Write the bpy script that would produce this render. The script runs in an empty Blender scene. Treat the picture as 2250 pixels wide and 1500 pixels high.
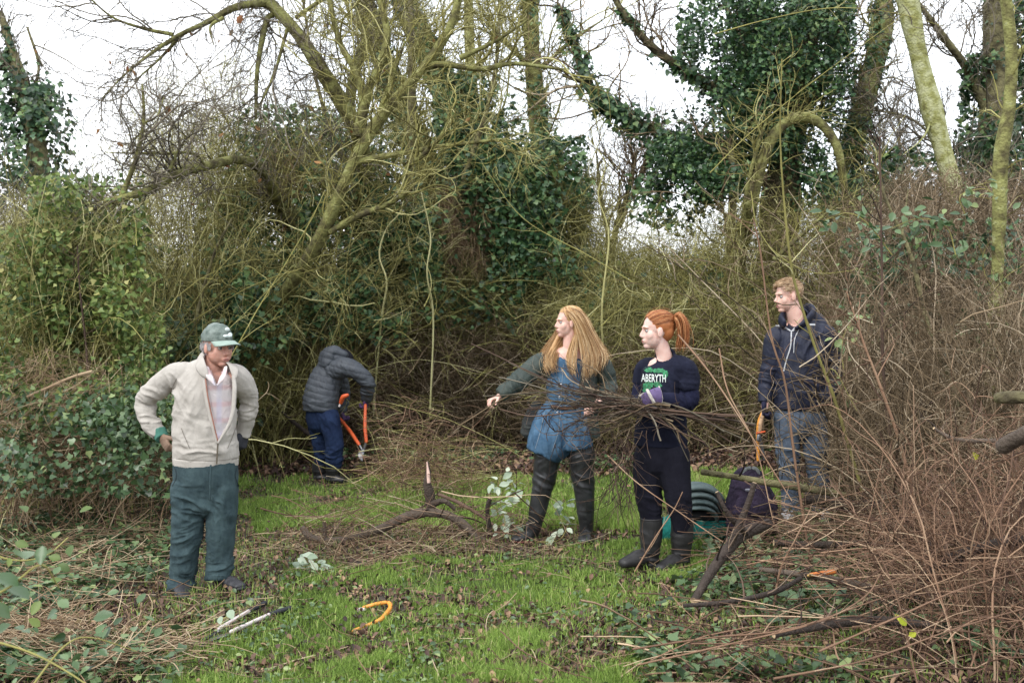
import bpy, math, random
import numpy as np
from mathutils import Vector, Matrix
RG = np.random.default_rng(11)
random.seed(5)
scn = bpy.context.scene
COL = scn.collection
# ------------------------------------------------------------------ camera
F = 2400.0; TH = math.radians(1.909); CAMZ = 1.75
cam = bpy.data.cameras.new('camera'); camo = bpy.data.objects.new('camera', cam); COL.objects.link(camo)
camo.location = (0, 0, CAMZ); camo.rotation_euler = (math.pi/2 - TH, 0, 0)
cam.sensor_width = 36; cam.lens = F/2250*36; cam.clip_start = .05; cam.clip_end = 900
cam.dof.use_dof = True; cam.dof.focus_distance = 7.2; cam.dof.aperture_fstop = 5.0
scn.camera = camo
# ------------------------------------------------------------------ sky: thin bright overcast over a nishita sky
SUN_EL, SUN_AZ = math.radians(38), math.radians(-35)
w = bpy.data.worlds.new("World"); scn.world = w; w.use_nodes = True
nt = w.node_tree; nt.nodes.clear()
out = nt.nodes.new('ShaderNodeOutputWorld'); bg = nt.nodes.new('ShaderNodeBackground')
sky = nt.nodes.new('ShaderNodeTexSky'); sky.sky_type = 'NISHITA'; sky.sun_disc = False
sky.sun_elevation = SUN_EL; sky.sun_rotation = SUN_AZ
tc = nt.nodes.new('ShaderNodeTexCoord'); ns = nt.nodes.new('ShaderNodeTexNoise')
ns.inputs['Scale'].default_value = 3.0; ns.inputs['Detail'].default_value = 5
rp = nt.nodes.new('ShaderNodeMapRange'); rp.inputs['From Min'].default_value = .35; rp.inputs['From Max'].default_value = .65
rp.inputs['To Min'].default_value = .62; rp.inputs['To Max'].default_value = .97
mx = nt.nodes.new('ShaderNodeMix'); mx.data_type = 'RGBA'
mx.inputs[7].default_value = (10.6, 10.9, 11.4, 1)
nt.links.new(tc.outputs['Generated'], ns.inputs['Vector']); nt.links.new(ns.outputs['Fac'], rp.inputs['Value'])
nt.links.new(rp.outputs['Result'], mx.inputs[0]); nt.links.new(sky.outputs[0], mx.inputs[6])
nt.links.new(mx.outputs[2], bg.inputs['Color']); bg.inputs['Strength'].default_value = .12
nt.links.new(bg.outputs[0], out.inputs['Surface'])
sun = bpy.data.lights.new('sun', 'SUN'); sun.energy = 1.5; sun.angle = math.radians(24); sun.color = (1, .96, .9)
so = bpy.data.objects.new('sun', sun); COL.objects.link(so)
so.rotation_euler = Vector((-.55, -.75, .95)).to_track_quat('Z', 'Y').to_euler(); so.location = (0, 0, 20)
scn.view_settings.view_transform = 'Standard'; scn.view_settings.look = 'None'
scn.view_settings.exposure = 0.74; scn.view_settings.gamma = 1
scn.cycles.max_bounces = 6; scn.cycles.diffuse_bounces = 3; scn.cycles.glossy_bounces = 2
scn.cycles.transmission_bounces = 2; scn.cycles.transparent_max_bounces = 6
scn.cycles.caustics_reflective = False; scn.cycles.caustics_refractive = False
# ------------------------------------------------------------------ maths helpers
cT, sT = math.cos(TH), math.sin(TH)
def P(px, py, d):
    "world point seen at pixel (px,py) of the 2250x1500 photograph at depth d"
    px = np.asarray(px, float); py = np.asarray(py, float); d = np.asarray(d, float)
    u = (px-1125)/F; v = -(py-750)/F
    dy = v*sT + cT; t = d/dy
    return np.stack(np.broadcast_arrays(u*t, d, CAMZ + t*(v*cT - sT)), -1)
def proj(p):
    x, y, z = p[..., 0], p[..., 1], p[..., 2]-CAMZ
    dep = y*cT - z*sT; up = y*sT + z*cT
    return 1125 + F*x/dep, 750 - F*up/dep
def h3(ix, iy, iz, s):
    n = (ix*374761393 + iy*668265263 + iz*2147483647 + s*1274126177) & 0xffffffff
    n = ((n ^ (n >> 13))*1274126177) & 0xffffffff
    return ((n ^ (n >> 16)) & 0xffff)/65535.0
def vn(p, sc, s=0):
    "value noise, p (...,3), 0..1"
    q = np.asarray(p, float)*sc + 1000.
    i = np.floor(q).astype(np.int64); f = q - i; f = f*f*(3-2*f)
    r = 0
    for a in (0, 1):
        for b in (0, 1):
            for c in (0, 1):
                wgt = (f[..., 0] if a else 1-f[..., 0])*(f[..., 1] if b else 1-f[..., 1])*(f[..., 2] if c else 1-f[..., 2])
                r = r + wgt*h3(i[..., 0]+a, i[..., 1]+b, i[..., 2]+c, s)
    return r
def fbm(p, sc, s=0, o=3):
    r = 0; a = .5; t = 0
    for k in range(o): r = r + a*vn(p, sc*2**k, s+k); t += a; a *= .5
    return r/t
def sst(a, b, x): t = np.clip((x-a)/(b-a), 0, 1); return t*t*(3-2*t)
def gz(x, y):
    x = np.asarray(x, float); y = np.asarray(y, float)
    z = .05*np.clip(x, -4, 5) + .02
    z = z + .5*sst(-4.5, -9, x) + .6*sst(4, 9, x)*sst(6, 11, y)
    z = z + 1.55*sst(15.5, 23, y)
    for cx, cy, am, rd in ((-1.89, 6.7, .038, .45), (-1.88, 11.1, .045, .5), (.3, 7.85, -.018, .5)): z = z+am*np.exp(-((x-cx)**2+(y-cy)**2)/rd**2)
    p = np.stack(np.broadcast_arrays(x, y, 0*x), -1)
    return z + .05*(vn(p, 1.1, 3)-.5) + .02*(vn(p, 5, 4)-.5)
def G(px, py):
    "ground point under a pixel"
    px = np.asarray(px, float); py = np.asarray(py, float)
    d = np.full(np.broadcast(px, py).shape, 7.)
    for _ in range(14):
        p = P(px, py, d); g = gz(p[..., 0], p[..., 1])
        slope = (CAMZ-p[..., 2])/d
        d = np.clip(.5*d + .5*(CAMZ-g)/np.maximum(slope, 1e-3), 1, 40)
    return P(px, py, d)
def nrm(v): return v/np.maximum(np.linalg.norm(v, axis=-1, keepdims=True), 1e-9)
def resamp(pts, n):
    "catmull-rom through pts (m,c) -> n samples"
    pts = np.asarray(pts, float); m = len(pts)
    if m == 2: return pts[0] + np.linspace(0, 1, n)[:, None]*(pts[1]-pts[0])
    e = np.vstack([2*pts[0]-pts[1], pts, 2*pts[-1]-pts[-2]])
    t = np.linspace(0, m-1-1e-6, n); i = t.astype(int); f = (t-i)[:, None]
    a, b, c, d = e[i], e[i+1], e[i+2], e[i+3]
    return .5*(2*b + (c-a)*f + (2*a-5*b+4*c-d)*f**2 + (3*b-a-3*c+d)*f**3)
# ------------------------------------------------------------------ materials
def M(name): 
    m = bpy.data.materials.new(name); m.use_nodes = True
    return m, m.node_tree, m.node_tree.nodes['Principled BSDF']
def ramp(nt, stops):
    r = nt.nodes.new('ShaderNodeValToRGB'); e = r.color_ramp.elements
    while len(e) < len(stops): e.new(.5)
    for k, (p, c) in enumerate(stops): e[k].position = p; e[k].color = (*c, 1)
    return r
def mat_var(name, stops, rough=.8, spec=.3, noise=None, trans=0, bump=0, bscale=60, nmix=.25):
    "colour from the per-piece attribute 'var' plus a little noise"
    m, nt, b = M(name)
    at = nt.nodes.new('ShaderNodeAttribute'); at.attribute_name = 'var'
    geo = nt.nodes.new('ShaderNodeNewGeometry'); no = nt.nodes.new('ShaderNodeTexNoise')
    no.inputs['Scale'].default_value = noise or 8; no.inputs['Detail'].default_value = 3
    nt.links.new(geo.outputs['Position'], no.inputs['Vector'])
    ad = nt.nodes.new('ShaderNodeMath'); ad.operation = 'MULTIPLY_ADD'
    ad.inputs[1].default_value = nmix*2; nt.links.new(no.outputs['Fac'], ad.inputs[0])
    sb = nt.nodes.new('ShaderNodeMath'); sb.operation = 'SUBTRACT'; sb.inputs[1].default_value = nmix
    nt.links.new(at.outputs['Fac'], sb.inputs[0]); nt.links.new(sb.outputs[0], ad.inputs[2])
    r = ramp(nt, stops); nt.links.new(ad.outputs[0], r.inputs[0])
    nt.links.new(r.outputs[0], b.inputs['Base Color'])
    b.inputs['Roughness'].default_value = rough; b.inputs['Specular IOR Level'].default_value = spec
    if bump:
        bp = nt.nodes.new('ShaderNodeBump'); n2 = nt.nodes.new('ShaderNodeTexNoise'); n2.inputs['Scale'].default_value = bscale
        n2.inputs['Detail'].default_value = 4
        nt.links.new(geo.outputs['Position'], n2.inputs['Vector']); nt.links.new(n2.outputs['Fac'], bp.inputs['Height'])
        bp.inputs['Strength'].default_value = bump; bp.inputs['Distance'].default_value = .02
        nt.links.new(bp.outputs[0], b.inputs['Normal'])
    if trans:
        o = nt.nodes['Material Output']; ms = nt.nodes.new('ShaderNodeMixShader'); ms.inputs[0].default_value = trans
        tr = nt.nodes.new('ShaderNodeBsdfTranslucent'); nt.links.new(r.outputs[0], tr.inputs['Color'])
        nt.links.new(b.outputs[0], ms.inputs[1]); nt.links.new(tr.outputs[0], ms.inputs[2]); nt.links.new(ms.outputs[0], o.inputs['Surface'])
    return m
def mat_cloth(name, c1, c2, rough=.9, scale=9, weave=350, bump=.3, spec=.2, wr=.35):
    m, nt, b = M(name)
    geo = nt.nodes.new('ShaderNodeNewGeometry')
    n1 = nt.nodes.new('ShaderNodeTexNoise'); n1.inputs['Scale'].default_value = scale; n1.inputs['Detail'].default_value = 5
    n1.inputs['Roughness'].default_value = .65
    nt.links.new(geo.outputs['Position'], n1.inputs['Vector'])
    r = ramp(nt, [(.32, c1), (.68, c2)]); nt.links.new(n1.outputs['Fac'], r.inputs[0]); nt.links.new(r.outputs[0], b.inputs['Base Color'])
    n2 = nt.nodes.new('ShaderNodeTexNoise'); n2.inputs['Scale'].default_value = weave; nt.links.new(geo.outputs['Position'], n2.inputs['Vector'])
    n3 = nt.nodes.new('ShaderNodeTexNoise'); n3.inputs['Scale'].default_value = 14; n3.inputs['Distortion'].default_value = 1.2
    mp = nt.nodes.new('ShaderNodeMapping'); mp.inputs['Scale'].default_value = (1.3, 1.3, .8)
    nt.links.new(geo.outputs['Position'], mp.inputs['Vector']); nt.links.new(mp.outputs[0], n3.inputs['Vector'])
    b1 = nt.nodes.new('ShaderNodeBump'); b1.inputs['Strength'].default_value = wr; b1.inputs['Distance'].default_value = .03
    nt.links.new(n3.outputs['Fac'], b1.inputs['Height'])
    b2 = nt.nodes.new('ShaderNodeBump'); b2.inputs['Strength'].default_value = bump; b2.inputs['Distance'].default_value = .003
    nt.links.new(n2.outputs['Fac'], b2.inputs['Height']); nt.links.new(b1.outputs[0], b2.inputs['Normal'])
    nt.links.new(b2.outputs[0], b.inputs['Normal'])
    b.inputs['Roughness'].default_value = rough; b.inputs['Specular IOR Level'].default_value = spec
    return m
def mat_plain(name, c, rough=.5, metal=0, spec=.4, var=.25, scale=40):
    m, nt, b = M(name)
    geo = nt.nodes.new('ShaderNodeNewGeometry'); n1 = nt.nodes.new('ShaderNodeTexNoise'); n1.inputs['Scale'].default_value = scale
    n1.inputs['Detail'].default_value = 4; nt.links.new(geo.outputs['Position'], n1.inputs['Vector'])
    r = ramp(nt, [(.3, tuple(x*(1-var) for x in c)), (.7, tuple(min(1, x*(1+var)) for x in c))])
    nt.links.new(n1.outputs['Fac'], r.inputs[0]); nt.links.new(r.outputs[0], b.inputs['Base Color'])
    b.inputs['Roughness'].default_value = rough; b.inputs['Metallic'].default_value = metal; b.inputs['Specular IOR Level'].default_value = spec
    return m
# ------------------------------------------------------------------ mesh building
def tag(o, label=None, cat=None, group=None, kind=None):
    if label: o['label'] = label
    if cat: o['category'] = cat
    if group: o['group'] = group
    if kind: o['kind'] = kind
    return o
class Geo:
    def __init__(s): s.V = []; s.Q = []; s.T = []; s.A = []; s.n = 0; s.QM = []; s.TM = []
    def add(s, v, q=None, t=None, var=0.5, mat=0):
        v = np.asarray(v, np.float32).reshape(-1, 3)
        if q is not None and len(q): q = np.asarray(q, np.int64).reshape(-1, 4)+s.n; s.Q.append(q); s.QM.append(np.full(len(q), mat))
        if t is not None and len(t): t = np.asarray(t, np.int64).reshape(-1, 3)+s.n; s.T.append(t); s.TM.append(np.full(len(t), mat))
        s.V.append(v); s.A.append(np.broadcast_to(np.asarray(var, np.float32), (len(v),)).copy()); s.n += len(v)
    def mesh(s, name, smooth=True):
        V = np.concatenate(s.V) if s.V else np.zeros((0, 3), np.float32)
        Q = np.concatenate(s.Q) if s.Q else np.zeros((0, 4), np.int64); T = np.concatenate(s.T) if s.T else np.zeros((0, 3), np.int64)
        me = bpy.data.meshes.new(name); me.vertices.add(len(V)); me.vertices.foreach_set('co', V.ravel())
        nl = len(Q)*4+len(T)*3; me.loops.add(nl)
        me.loops.foreach_set('vertex_index', np.concatenate([Q.ravel(), T.ravel()]).astype(np.int32))
        me.polygons.add(len(Q)+len(T))
        ls = np.concatenate([np.arange(len(Q))*4, len(Q)*4+np.arange(len(T))*3]).astype(np.int32)
        me.polygons.foreach_set('loop_start', ls)
        me.polygons.foreach_set('material_index', np.concatenate(s.QM+s.TM+[np.zeros(0)]).astype(np.int32))
        me.polygons.foreach_set('use_smooth', np.full(len(Q)+len(T), smooth))
        me.update(calc_edges=True)
        a = me.attributes.new('var', 'FLOAT', 'POINT'); a.data.foreach_set('value', np.concatenate(s.A) if s.A else np.zeros(0, np.float32))
        return me
    def build(s, name, mats, parent=None, org=None, smooth=True):
        me = s.mesh(name, smooth)
        return link(name, me, mats, parent, org)
def link(name, me, mats, parent=None, org=None):
    for m in (mats if isinstance(mats, (list, tuple)) else [mats]): me.materials.append(m)
    o = bpy.data.objects.new(name, me); COL.objects.link(o)
    if parent is not None:
        po = org if org is not None else wloc(parent)
        me.transform(Matrix.Translation(-Vector(po))); o.parent = parent
    elif org is not None:
        me.transform(Matrix.Translation(-Vector(org))); o.location = org
    return o
def wloc(o):
    l = Vector(o.location)
    while o.parent: o = o.parent; l = l + Vector(o.location)
    return l
def empty(name, loc, label=None, cat=None, group=None):
    o = bpy.data.objects.new(name, None); o.empty_display_size = .1; o.location = tuple(float(c) for c in loc); COL.objects.link(o)
    return tag(o, label, cat, group)
def tubes(g, paths, radii, S=3, var=.5, mat=0, caps=False):
    "paths (n,K,3), radii (n,K) or (n,1)"
    paths = np.asarray(paths, float); n, K, _ = paths.shape
    if n == 0: return
    radii = np.broadcast_to(np.asarray(radii, float), (n, K))
    t = nrm(np.gradient(paths, axis=1)); mean = nrm(paths[:, -1]-paths[:, 0]+1e-6)
    ref = np.zeros((n, 3)); ref[np.arange(n), np.argmin(np.abs(mean), axis=1)] = 1
    u = nrm(np.cross(t, ref[:, None, :])); v = np.cross(t, u)
    ang = np.arange(S)*2*np.pi/S
    ring = paths[:, :, None, :] + radii[:, :, None, None]*(np.cos(ang)[:, None]*u[:, :, None, :] + np.sin(ang)[:, None]*v[:, :, None, :])
    idx = np.arange(n*K*S).reshape(n, K, S); a = idx[:, :-1, :]; b = idx[:, 1:, :]
    q = np.stack([a, np.roll(a, -1, 2), np.roll(b, -1, 2), b], -1).reshape(-1, 4)
    vv = np.broadcast_to(np.asarray(var, float).reshape(-1, 1) if np.ndim(var) else np.full((1, 1), var), (n, K*S)).ravel()
    g.add(ring.reshape(-1, 3), q=q, var=vv, mat=mat)
    if caps:
        for i in range(n):
            for e, k in ((0, 0), (1, K-1)):
                r = ring[i, k]; c = paths[i, k]
                g.add(np.vstack([r, c]), t=[(j, (j+1) % S, S) for j in range(S)], var=float(np.ravel(var)[0]) if np.ndim(var) else var, mat=(caps if caps is not True else mat))
def grow(st, dr, ln, K=10, wander=.25, grav=0.0, rg=RG):
    st = np.asarray(st, float); n = len(st); d = nrm(np.asarray(dr, float)+1e-9); ln = np.broadcast_to(ln, (n,))
    out = np.zeros((n, K, 3)); out[:, 0] = st; w = np.zeros((n, 3)); seg = (ln/(K-1))[:, None]
    gv = np.broadcast_to(np.asarray(grav, float), (n,))
    for k in range(1, K):
        w = .6*w + rg.normal(0, wander, (n, 3)); d = d + w*.6; d[:, 2] += gv*(k/K); d = nrm(d)
        out[:, k] = out[:, k-1] + d*seg
    return out
def at(paths, i, t):
    K = paths.shape[1]; s = t*(K-1); k = np.clip(s.astype(int), 0, K-2); f = (s-k)[:, None]
    return paths[i, k]*(1-f)+paths[i, k+1]*f, nrm(paths[i, k+1]-paths[i, k])
def perp(t, rg=RG):
    return nrm(np.cross(t, rg.normal(0, 1, t.shape)))
def spawn(paths, n, ln, ang=(.5, 1.1), t0=.15, t1=1., K=8, wander=.25, grav=0., w=None, up=0.):
    m = len(paths)
    p = None
    if w is not None: p = w/np.sum(w)
    i = RG.choice(m, n, p=p); t = RG.uniform(t0, t1, n); pos, tan = at(paths, i, t)
    a = RG.uniform(*ang, n)[:, None]; d = tan*np.cos(a)+perp(tan)*np.sin(a); d[:, 2] += up
    L = (RG.uniform(.45, 1.1, n)*ln)*(1.15-.6*t)
    return grow(pos, d, L, K, wander, grav), i, t
def ell(c, r, R=None, n=14, m=9):
    "ellipsoid solid, R rows = axes"
    th = np.linspace(0, np.pi, m+2)[1:-1]; ph = np.arange(n)*2*np.pi/n
    v = [(0, 0, 1)]+[(math.sin(a)*math.cos(b), math.sin(a)*math.sin(b), math.cos(a)) for a in th for b in ph]+[(0, 0, -1)]
    v = np.array(v)*np.asarray(r)
    if R is not None: v = v @ np.asarray(R)
    v = v+np.asarray(c)
    q = []; t = []
    for j in range(n): t.append((0, 1+j, 1+(j+1) % n)); t.append((len(v)-1, 1+(m-1)*n+(j+1) % n, 1+(m-1)*n+j))
    for i in range(m-1):
        for j in range(n): a = 1+i*n; q.append((a+j, a+n+j, a+n+(j+1) % n, a+(j+1) % n))
    return v, q, t
def limb(pts, rad, ax=(1, 0, 0), n=16, sub=5, flat=(0, 0), loop=False):
    "closed tapered tube; rad: list of r or (a,b): a along ax, b across"
    pts = np.asarray([np.asarray(p, float) for p in pts]); rr = np.array([(r, r) if np.isscalar(r) else r for r in rad], float)
    N = (len(pts)-1)*sub+1 if len(pts) > 2 else 4
    c = resamp(np.hstack([pts, rr]), N); p = c[:, :3]; r = np.maximum(c[:, 3:], .002)
    t = nrm(np.gradient(p, axis=0))
    def capr(i, sgn, flt):
        if flt: return []
        m = min(r[i]); o = []
        for f in ((.45, .9), (.8, .62), (.97, .28)): o.append((p[i]+sgn*t[i]*m*f[0], r[i]*f[1], t[i]))
        return o
    rings = capr(0, -1, flat[0])[::-1]+[(p[i], r[i], t[i]) for i in range(N)]+capr(N-1, 1, flat[1])
    V = []; ax = np.asarray(ax, float)
    for cc, ra, tt in rings:
        wv = ax-np.dot(ax, tt)*tt; ln = np.linalg.norm(wv)
        wv = wv/ln if ln > 1e-3 else nrm(np.cross(tt, (0, 0, 1.))); u = np.cross(tt, wv)
        a = np.arange(n)*2*np.pi/n
        V.append(cc+np.cos(a)[:, None]*ra[0]*wv+np.sin(a)[:, None]*ra[1]*u)
    k = len(V); V = np.vstack(V+[rings[0][0][None], rings[-1][0][None]])
    q = [(i*n+j, i*n+(j+1) % n, (i+1)*n+(j+1) % n, (i+1)*n+j) for i in range(k-1) for j in range(n)]
    t3 = [((j+1) % n, j, k*n) for j in range(n)]+[((k-1)*n+j, (k-1)*n+(j+1) % n, k*n+1) for j in range(n)]
    return V, q, t3
def box(c, s, R=None):
    v = np.array([(x, y, z) for x in (-1, 1) for y in (-1, 1) for z in (-1, 1)])*np.asarray(s)/2
    if R is not None: v = v @ np.asarray(R)
    return v+np.asarray(c), [(0, 1, 3, 2), (4, 6, 7, 5), (0, 4, 5, 1), (2, 3, 7, 6), (0, 2, 6, 4), (1, 5, 7, 3)], []
def solids(g, S, mat=0, var=.5):
    for v, q, t in S: g.add(v, q=q, t=t, mat=mat, var=var)
def union(name, S, voxel, mats, parent=None, org=None, smooth=2, post=None, cut=None, thick=0, matfn=None, adapt=0):
    "fuse solids into one skin by voxel remesh, then reshape / cut openings / thicken"
    g = Geo(); solids(g, S); me = g.mesh('tmp'); o = bpy.data.objects.new('tmp', me); COL.objects.link(o)
    m = o.modifiers.new('r', 'REMESH'); m.mode = 'VOXEL'; m.voxel_size = voxel; m.use_smooth_shade = True
    if smooth: s = o.modifiers.new('s', 'SMOOTH'); s.factor = .5; s.iterations = smooth
    dg = bpy.context.evaluated_depsgraph_get(); e = o.evaluated_get(dg); nm = bpy.data.meshes.new_from_object(e)
    bpy.data.objects.remove(o); bpy.data.meshes.remove(me)
    n = len(nm.vertices); V = np.zeros(n*3); nm.vertices.foreach_get('co', V); V = V.reshape(-1, 3)
    N = np.zeros(n*3); nm.vertices.foreach_get('normal', N); N = N.reshape(-1, 3)
    if post is not None: V = post(V, N)
    npoly = len(nm.polygons); L = np.zeros(len(nm.loops), np.int32); nm.loops.foreach_get('vertex_index', L)
    ls = np.zeros(npoly, np.int32); nm.polygons.foreach_get('loop_start', ls); lt = np.zeros(npoly, np.int32); nm.polygons.foreach_get('loop_total', lt)
    Q = L[(ls[lt == 4][:, None]+np.arange(4))]; T = L[(ls[lt == 3][:, None]+np.arange(3))] if (lt == 3).any() else np.zeros((0, 3), int)
    bpy.data.meshes.remove(nm)
    if cut is not None:
        Q = Q[~cut(V[Q].mean(1), N[Q].mean(1))]
        if len(T): T = T[~cut(V[T].mean(1), N[T].mean(1))]
    used = np.unique(np.concatenate([Q.ravel(), T.ravel()])); mp = np.zeros(n, int); mp[used] = np.arange(len(used))
    g = Geo(); g.add(V[used], q=mp[Q], t=mp[T] if len(T) else None)
    if matfn is not None: g.QM = [matfn(V[Q].mean(1)).astype(int)]; 
    if matfn is not None and len(T): g.TM = [matfn(V[T].mean(1)).astype(int)]
    ob = g.build(name, mats, parent, org)
    if thick:
        sm = ob.modifiers.new('t', 'SOLIDIFY'); sm.thickness = thick; sm.offset = -1
    return ob
# leaf templates: verts (m,3) x=side y=along z=up, fan of tris around vertex 6
def tmpl(pts, fold=.07, droop=.12):
    v = np.array([(x, y, abs(x)*fold*2-droop*y*y) for x, y in pts]); c = np.array([[0, .45, -droop*.2-.03]])
    n = len(pts); return np.vstack([v, c]), np.array([(i, (i+1) % n, n) for i in range(n)])
IVY = tmpl([(0, 0), (-.38, .05), (-.5, .38), (-.26, .52), (0, 1), (.26, .52), (.5, .38), (.38, .05)])
OVAL = tmpl([(0, 0), (-.26, .25), (-.32, .55), (-.16, .85), (0, 1), (.16, .85), (.32, .55), (.26, .25)], .12, .2)
LONG = tmpl([(0, 0), (-.13, .3), (-.12, .65), (0, 1), (.12, .65), (.13, .3)], .1, .3)
CURL = tmpl([(0, 0), (-.3, .2), (-.36, .6), (-.1, .9), (0, 1), (.2, .8), (.34, .5), (.22, .15)], .5, -.5)
def leaves(g, c, nv, sz, T=IVY, var=None, mat=0, dirv=None):
    c = np.asarray(c, float); n = len(c)
    if n == 0: return
    nv = nrm(np.broadcast_to(nv, (n, 3)).astype(float)); r = RG.normal(0, 1, (n, 3)) if dirv is None else dirv
    y = nrm(r-np.sum(r*nv, 1, keepdims=True)*nv); x = np.cross(y, nv)
    sz = np.broadcast_to(sz, (n,))[:, None, None]; tv, tf = T; m = len(tv)
    v = c[:, None]+sz*(tv[None, :, 0:1]*x[:, None]+tv[None, :, 1:2]*y[:, None]+tv[None, :, 2:3]*nv[:, None])
    f = (tf[None]+(np.arange(n)*m)[:, None, None]).reshape(-1, 3)
    var = RG.uniform(0, 1, n) if var is None else np.broadcast_to(var, (n,))
    g.add(v.reshape(-1, 3), t=f, var=np.repeat(var, m), mat=mat)
def inpoly(px, py, poly):
    poly = np.asarray(poly, float); r = np.zeros(len(px), bool); j = len(poly)-1
    for i in range(len(poly)):
        xi, yi = poly[i]; xj, yj = poly[j]
        c = ((yi > py) != (yj > py)) & (px < (xj-xi)*(py-yi)/(yj-yi+1e-9)+xi); r ^= c; j = i
    return r
def inreg(poly, n, d0, d1, clump=0, cs=2.2, seed=9, edge=32):
    "n points inside a picture polygon, at depths d0..d1 (world coords), clumped by noise"
    poly = np.asarray(poly, float); lo = poly.min(0); hi = poly.max(0); out = []; tot = 0
    while tot < n:
        k = 4*n+50; px = RG.uniform(lo[0], hi[0], k); py = RG.uniform(lo[1], hi[1], k); d = RG.uniform(d0, d1, k)
        ok = inpoly(px+RG.normal(0, edge, k), py+RG.normal(0, edge, k), poly); p = P(px[ok], py[ok], d[ok])
        if clump: p = p[RG.uniform(0, 1, len(p)) < sst(clump-.12, clump+.12, fbm(p, cs, seed, 2))]
        out.append(p); tot += len(p)
        if len(p) == 0: clump -= .1
    return np.concatenate(out)[:n]
# ------------------------------------------------------------------ palette
bark = mat_var('bark', [(0, (.03, .024, .018)), (.3, (.085, .072, .042)), (.5, (.16, .145, .075)), (.75, (.22, .20, .10)), (1, (.36, .34, .23))], .9, .2, 11, bump=1, bscale=38, nmix=.75)
barkg = mat_var('bark_mossy', [(0, (.05, .04, .026)), (.3, (.11, .10, .045)), (.5, (.19, .185, .07)), (.72, (.27, .275, .10)), (1, (.42, .43, .24))], .9, .2, 10, bump=1, bscale=42, nmix=.85)
bark_d = mat_var('bark_dark', [(0, (.018, .014, .012)), (.5, (.05, .036, .028)), (1, (.13, .10, .075))], .75, .35, 18, bump=.8, bscale=70, nmix=.3)
tw_ol = mat_var('twig_olive', [(0, (.055, .048, .018)), (.35, (.165, .15, .05)), (.65, (.34, .315, .105)), (1, (.62, .59, .31))], .85, .2, 3)
tw_br = mat_var('twig_brown', [(0, (.03, .022, .014)), (.4, (.125, .09, .052)), (.75, (.27, .20, .125)), (1, (.52, .43, .31))], .85, .2, 3)
tw_rd = mat_var('twig_red', [(0, (.04, .022, .016)), (.4, (.13, .075, .048)), (.78, (.29, .175, .11)), (1, (.52, .38, .25))], .75, .25, 3)
tw_gr = mat_var('twig_grey', [(0, (.04, .035, .025)), (.5, (.15, .13, .095)), (1, (.32, .28, .22))], .85, .2, 3)
tw_dk = mat_var('twig_dark', [(0, (.02, .014, .012)), (.5, (.065, .042, .032)), (.85, (.14, .09, .065)), (1, (.22, .16, .12))], .8, .25, 3)
tw_tan = mat_var('dead_stalk', [(0, (.12, .08, .05)), (.5, (.30, .20, .12)), (1, (.52, .42, .28))], .8, .2, 3)
lf_iv = mat_var('leaf_ivy', [(0, (.012, .034, .016)), (.45, (.038, .092, .038)), (.8, (.09, .17, .062)), (1, (.18, .26, .09))], .42, .45, 4, trans=.1)
lf_yg = mat_var('leaf_light', [(0, (.03, .06, .018)), (.4, (.10, .16, .04)), (.75, (.21, .27, .07)), (1, (.38, .36, .13))], .5, .4, 4, trans=.25)
lf_br = mat_var('leaf_bramble', [(0, (.02, .045, .016)), (.45, (.06, .115, .042)), (.8, (.13, .20, .085)), (1, (.26, .32, .12))], .38, .5, 4, trans=.15)
lf_wh = mat_var('leaf_underside', [(0, (.28, .36, .25)), (.6, (.45, .53, .40)), (1, (.58, .64, .50))], .6, .3, 6, trans=.2)
lf_dd = mat_var('leaf_dead', [(0, (.035, .022, .020)), (.45, (.11, .065, .05)), (.8, (.22, .13, .085)), (1, (.38, .25, .15))], .7, .35, 5)
lf_or = mat_var('leaf_orange', [(0, (.22, .09, .04)), (1, (.42, .24, .10))], .7, .3, 5, trans=.3)
lf_yl = mat_var('leaf_yellow', [(0, (.30, .38, .03)), (1, (.62, .60, .06))], .6, .3, 5, trans=.3)
grassm = mat_var('grass_blade', [(0, (.05, .07, .02)), (.3, (.15, .24, .045)), (.65, (.29, .43, .085)), (.9, (.43, .53, .15)), (1, (.50, .44, .24))], .6, .35, 2.2, trans=.3)
cutw = mat_plain('cut_wood', (.62, .46, .28), .8, 0, .2, .2, 60)
# ------------------------------------------------------------------ ground
A_ = [(500, 1046), (720, 1062), (1100, 1058), (1450, 1035), (1700, 1030), (1750, 1100), (1600, 1150), (1450, 1175), (1100, 1175), (700, 1150), (540, 1185)]
B_ = [(650, 1262), (1000, 1232), (1560, 1185), (1640, 1250), (1480, 1300), (1440, 1400), (1560, 1520), (1500, 1900), (200, 1900), (360, 1510), (430, 1440), (620, 1370)]
MUD = [(760, 1440, 120, 18), (1000, 1320, 110, 14), (560, 1470, 100, 16), (1250, 1390, 90, 20), (900, 1350, 70, 10), (860, 1085, 140, 12), (1300, 1110, 90, 10), (1080, 1390, 170, 26), (1430, 1340, 130, 60), (960, 1440, 120, 22), (1160, 1460, 150, 26), (830, 1395, 60, 20), (1340, 1250, 90, 14), (1500, 1245, 60, 22), (700, 1285, 90, 14), (930, 1262, 80, 12), (650, 1180, 60, 12)]
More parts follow.
